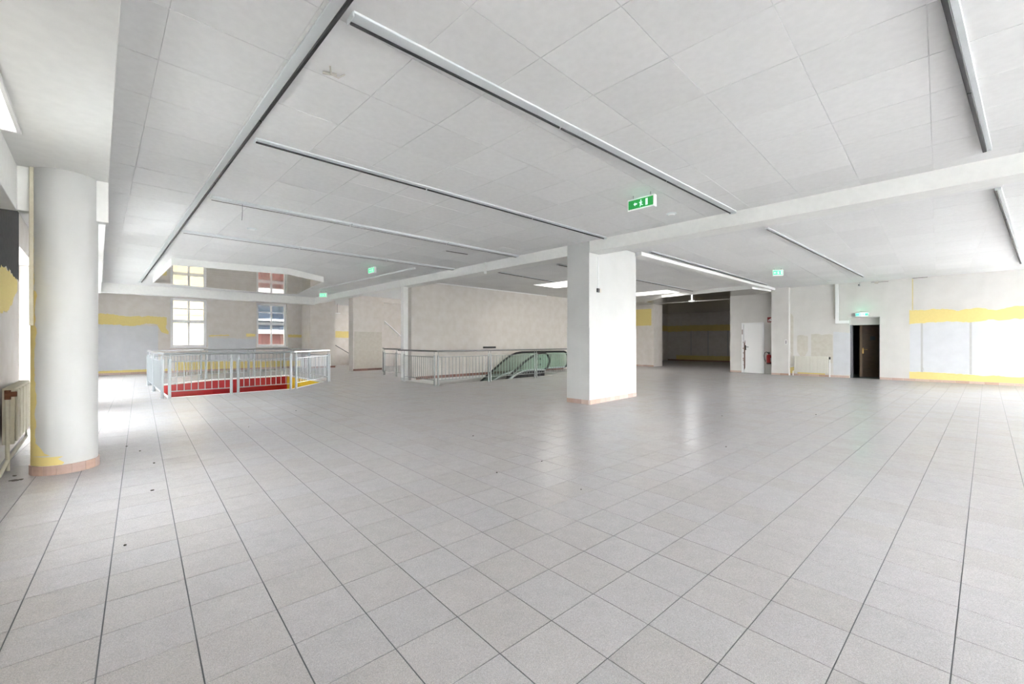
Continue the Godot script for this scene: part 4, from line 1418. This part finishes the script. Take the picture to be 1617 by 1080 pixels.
func right_side() -> void:
	radiator("white ribbed radiator on the right wall under the stained plaster", "radiators", 2.80, 3.82, 18.85, -1.0, 0.13, 0.735, M.rad, M.white, false, 22)
	var t := thing("fire_extinguisher", "red fire extinguisher with black hose beside the white door", "extinguisher", v(4.72, 18.94, 0.38))
	var s := st_new()
	var prof := [Vector2(0.0, 0.0), Vector2(0.075, 0.004), Vector2(0.08, 0.02), Vector2(0.08, 0.33)]
	for k in 6:
		var q := PI / 2 * (k + 1) / 6
		prof.append(Vector2(0.02 + 0.06 * cos(q), 0.33 + 0.06 * sin(q)))
	prof.append(Vector2(0.02, 0.42))
	lathe(s, prof, Vector3.ZERO, Vector3.UP, 24)
	obj("cylinder", s, M.ext_red, t)
	s = st_new()
	cbox(s, Vector3(0, 0.44, 0), Vector3(0.022, 0.025, 0.03), 0.004)
	cbox(s, Vector3(-0.02, 0.48, -0.03), Vector3(0.012, 0.008, 0.07), 0.003)
	obj("valve_head", s, M.dark, t)
	s = st_new()
	tube(s, [Vector3(0, 0.45, -0.03), Vector3(0, 0.49, -0.09), Vector3(-0.01, 0.46, -0.14), Vector3(-0.02, 0.34, -0.165), Vector3(-0.02, 0.2, -0.15), Vector3(-0.02, 0.10, -0.11)], 0.012, 8)
	obj("hose", s, M.rubber, t)
	s = st_new()
	lathe(s, [Vector2(0.0806, 0.0), Vector2(0.082, 0.0), Vector2(0.082, 0.05)], Vector3(0, 0.012, 0), Vector3.UP, 24)
	obj("foot_ring", s, M.rubber, t)
	s = st_new()
	lathe(s, [Vector2(0.0812, 0.10), Vector2(0.0812, 0.26)], Vector3.ZERO, Vector3.UP, 12, PI * 0.3, PI * 0.9)
	obj("label", s, M.white, t)
	s = st_new()
	cbox(s, Vector3(0.09, 0.3, 0), Vector3(0.012, 0.02, 0.05), 0.003)
	obj("bracket", s, M.dark, t)

	t = thing("fire_sign", "small dark red fire equipment sign above the extinguisher", "sign", v(4.70, 19.045, 2.15))
	s = st_new()
	cbox(s, Vector3.ZERO, Vector3(0.003, 0.10, 0.10), 0.001)
	obj("plate", s, mat(Color(0.52, 0.10, 0.12), 0.5), t)
	flat_shape("cylinder_symbol", PackedVector2Array([Vector2(-0.02, -0.07), Vector2(0.045, -0.05), Vector2(0.02, 0.04), Vector2(-0.045, 0.02)]), Vector3(-0.003, 0, 0), v(-1, 0, 0), Vector3(-1, 0, 0), M.white, t)
	flat_shape("flame_symbol", PackedVector2Array([Vector2(-0.075, -0.07), Vector2(-0.045, -0.07), Vector2(-0.05, -0.02), Vector2(-0.07, 0.02)]), Vector3(-0.003, 0, 0), v(-1, 0, 0), Vector3(-1, 0, 0), M.white, t)
	flat_shape("hose_symbol", PackedVector2Array([Vector2(0.0, 0.05), Vector2(0.07, 0.075), Vector2(0.075, 0.055), Vector2(0.01, 0.035)]), Vector3(-0.003, 0, 0), v(-1, 0, 0), Vector3(-1, 0, 0), M.white, t)

	t = thing("cable_pipe", "white cable duct running down the right wall to the doorway", "cable duct", v(2.55, 18.818, 2.0))
	s = st_new()
	bx(s, -0.05, 0.05, -0.03, 0.03, 0.0, 1.34, 0.006)
	obj("upright", s, M.white, t)
	s = st_new()
	bx(s, -0.34, 0.05, -0.03, 0.03, -0.08, 0.02, 0.006)
	obj("lower_run", s, M.white, t)
	s = st_new()
	bx(s, 0.07, 0.10, -0.02, 0.03, 0.1, 1.33, 0.004)
	obj("side_pipe", s, M.stain, t)

	t = thing("surveillance_camera", "small grey camera under the ceiling above the dark doorway", "camera", v(1.92, 18.7, 3.25))
	s = st_new()
	cbox(s, Vector3(-0.05, -0.03, 0), Vector3(0.06, 0.035, 0.03), 0.008)
	obj("body", s, M.seam, t)
	s = st_new()
	tube(s, [Vector3(-0.11, -0.03, 0), Vector3(-0.125, -0.03, 0)], 0.02, 10)
	obj("lens", s, M.dark, t)
	s = st_new()
	tube(s, [Vector3(0, -0.02, 0), Vector3(0.05, 0.05, 0), Vector3(0.12, 0.06, 0)], 0.012, 6)
	obj("arm", s, M.steel, t)
	t = thing("wall_bracket", "small bracket with a thin cable under the ceiling near the camera", "bracket", v(1.48, 18.78, 3.29))
	s = st_new()
	cbox(s, Vector3(0, -0.02, 0), Vector3(0.05, 0.025, 0.05), 0.006)
	obj("plate", s, M.stain, t)
	s = st_new()
	tube(s, [Vector3(0.04, 0.0, 0.3), Vector3(0.04, 0.01, -0.14)], 0.006, 6)
	obj("cable", s, M.dark, t)
	s = st_new()
	bx(s, 0.25, 0.60, 18.83, 18.85, 3.325, 3.337)
	tag(obj("ceiling_gap_strip", s, M.dark), "short dark strip where the right wall meets the ceiling", "strip")
	t = thing("light_switch", "narrow dark switch on the wall pier by the radiator", "switch", v(4.07, 18.615, 1.26))
	s = st_new()
	cbox(s, Vector3.ZERO, Vector3(0.006, 0.07, 0.012), 0.003)
	obj("rocker", s, M.dark, t)
	s = st_new()
	cbox(s, Vector3(0.003, 0, 0.0), Vector3(0.003, 0.09, 0.03), 0.001)
	obj("plate", s, M.white, t)
	t = thing("cable_stub", "small loose cable stub near the floor between the yellow bands", "cable", v(0.36, 18.84, 0.42))
	s = st_new()
	tube(s, [Vector3(0, 0.04, 0), Vector3(-0.03, 0.0, 0.01), Vector3(-0.035, -0.06, 0.03)], 0.008, 6)
	obj("stub", s, M.seam, t)

func left_side() -> void:
	var t := radiator("dirty cream radiator with rusty valve below the left facade wall", "radiators", 6.46, 7.75, -0.72, 1.0, 0.25, 0.80, M.rad_old, M.pipe, true, 5)

func street_building(label: String, c: Vector3, along_a: bool, w: float, depth: float, h: float, m: Material, inward: Vector3) -> void:
	var b := thing("street_building", label, "building", c)
	var u := v(1, 0, 0) if along_a else v(0, 1, 0)
	var bas := Basis(u, Vector3.UP, u.cross(Vector3.UP))
	var s := st_new()
	cbox(s, Vector3.UP * (h / 2) - inward * (depth / 2), Vector3(w / 2, h / 2, depth / 2), 0.0, bas)
	obj("facade", s, m, b)
	s = st_new()
	cbox(s, Vector3.UP * (h + 0.15) - inward * (depth / 2 - 0.2), Vector3(w / 2 + 0.2, 0.15, depth / 2 + 0.2), 0.03, bas)
	obj("cornice", s, M.white_trim, b)
	var pane := st_new()
	cbox(pane, Vector3.ZERO, Vector3(0.6, 0.9, 0.03), 0.01, bas)
	var pm := pane.commit()
	var n := int(w / 3.0)
	for k in n:
		for f in int(h / 3.4):
			part_mesh("window", pm, M.blue_glass, b).position = u * (-w / 2 + w * (k + 0.5) / n) + Vector3.UP * (1.9 + 3.4 * f) + inward * 0.02

func outside() -> void:
	var s := st_new()
	bx(s, -60, 60, -50, 60, -4.6, -4.4)
	var g := obj("ground", s, M.concrete)
	g.set_meta("kind", "structure")
	tag(g, "pale paved ground outside the building", "ground")
	s = st_new()
	bx(s, -12.35, 12.0, -1.07, 19.2, 3.6, 7.0)
	bx(s, 12.0, 22.65, -1.07, 28.5, 3.6, 20.0)
	bx(s, 5.84, 12.0, 19.2, 28.5, 3.6, 7.0)
	bx(s, -12.35, 22.65, -1.07, 19.2, -4.4, -3.85)
	var up := obj("wall_upper", s, M.plaster_old)
	up.set_meta("kind", "structure")
	tag(up, "upper storeys of the same building above the hall", "wall")
	street_building("pale street house across from the rear shop windows", v(-28, 8, -4.4), false, 46, 8, 13.6, M.facade, v(1, 0, 0))
	street_building("pale street house across from the left facade", v(4, -15.5, -4.4), true, 50, 8, 13.6, M.facade, v(0, 1, 0))
	street_building("pale street house across from the right wall", v(-8, 34, -4.4), true, 26, 8, 13.6, M.facade, v(0, -1, 0))
	s = st_new()
	bx(s, 22.65, 29.5, -6.3, -5.85, -4.4, 20.0)
	bx(s, 22.2, 22.65, -5.85, -1.07, -4.4, 20.0)
	bx(s, 22.65, 29.5, 17.6, 18.0, -4.4, 20.0)
	var yard := obj("wall_yard", s, M.facade)
	yard.set_meta("kind", "structure")
	tag(yard, "side walls of the narrow yard behind the far windows", "wall")
	# the two houses across the narrow yard behind the far windows
	var b := thing("cream_building", "cream clad building outside the left far window", "building", v(26.8, -0.2, -4.4))
	for k in 62:
		s = st_new()
		cbox(s, Vector3(0, 0.195 + 0.39 * k, 0), Vector3(5.6, 0.188, 0.05), 0.008)
		obj("cladding_board", s, M.cream, b)
	s = st_new()
	cbox(s, Vector3(0, 12.0, -3.05), Vector3(5.55, 12.0, 3.0), 0.0)
	obj("core", s, M.seam, b)
	b = thing("glass_building", "dark blue glass building with red brick base outside the right far window", "building", v(28.6, 11.6, -4.4))
	s = st_new()
	cbox(s, Vector3(0, 3.08, -2.0), Vector3(6.0, 3.08, 2.0), 0.0)
	obj("brick_base", s, M.brick_red, b)
	for k in 12:
		s = st_new()
		cbox(s, Vector3(-5.5 + k, 3.08, 0.01), Vector3(0.06, 3.08, 0.03), 0.01)
		obj("brick_pilaster", s, M.brick_red, b)
	s = st_new()
	cbox(s, Vector3(0, 15.0, -2.1), Vector3(5.9, 9.0, 2.0), 0.0)
	obj("core", s, M.blue_glass, b)
	var heights := [6.28, 7.0, 7.95, 8.55, 9.3, 10.2, 11.1, 12.0, 13.0, 14.5, 16.0, 17.5, 19.0, 20.5, 22.0, 23.5]
	for k in heights.size():
		s = st_new()
		cbox(s, Vector3(0, heights[k], -0.05), Vector3(6.0, 0.12 if k == 0 else 0.055, 0.12), 0.02)
		obj("facade_band", s, M.white_trim, b)
		if k == 0:
			continue
		for c in 10:
			s = st_new()
			var h0: float = heights[k - 1] + 0.06
			var h1: float = heights[k] - 0.06
			cbox(s, Vector3(-5.4 + 1.2 * c, (h0 + h1) / 2, -0.08), Vector3(0.57, (h1 - h0) / 2 - 0.02, 0.02), 0.01)
			obj("window", s, M.blue_glass, b)
	s = st_new()
	cbox(s, Vector3(0, 24.15, -2.0), Vector3(6.1, 0.15, 2.2), 0.03)
	obj("roof_edge", s, M.white_trim, b)

func small_things() -> void:
	rng.seed = 61
	var spots := [[6.9, 0.25], [6.5, 0.35], [5.75, 0.42], [4.7, 0.33], [3.55, 0.12], [3.0, 2.75], [2.95, 3.35], [2.15, 2.95], [1.8, 5.4], [2.6, 7.6], [4.4, 3.6], [1.5, 8.9], [7.2, 1.6], [8.3, 2.6]]
	for k in spots.size():
		var s := st_new()
		var c := v(spots[k][0], spots[k][1], 0.004)
		var r := rng.randf_range(0.006, 0.013)
		var p := PackedVector2Array()
		for i in 7:
			p.append(Vector2(cos(TAU * i / 7), sin(TAU * i / 7)) * r * rng.randf_range(0.6, 1.2))
		prism(s, p, c - Vector3.UP * 0.004, Vector3.RIGHT, Vector3.BACK, Vector3.UP, 0.006)
		tag(obj("floor_crumb", s, M.debris), "tiny dark crumb of debris lying on the floor tiles", "debris", "crumbs on the tile floor")
	var s := st_new()
	rng.seed = 62
	for k in 9:
		var c := v(6.0 + rng.randf_range(-0.12, 0.12), -0.52 + rng.randf_range(-0.05, 0.05), 0.0)
		var p := PackedVector2Array()
		for i in 6:
			p.append(Vector2(cos(TAU * i / 6), sin(TAU * i / 6)) * rng.randf_range(0.008, 0.02))
		prism(s, p, c, Vector3.RIGHT, Vector3.BACK, Vector3.UP, 0.006)
	var d := obj("dirt_crumbs", s, M.debris)
	tag(d, "scatter of dark dirt crumbs on the floor before the left radiator", "dirt")
	d.set_meta("kind", "stuff")
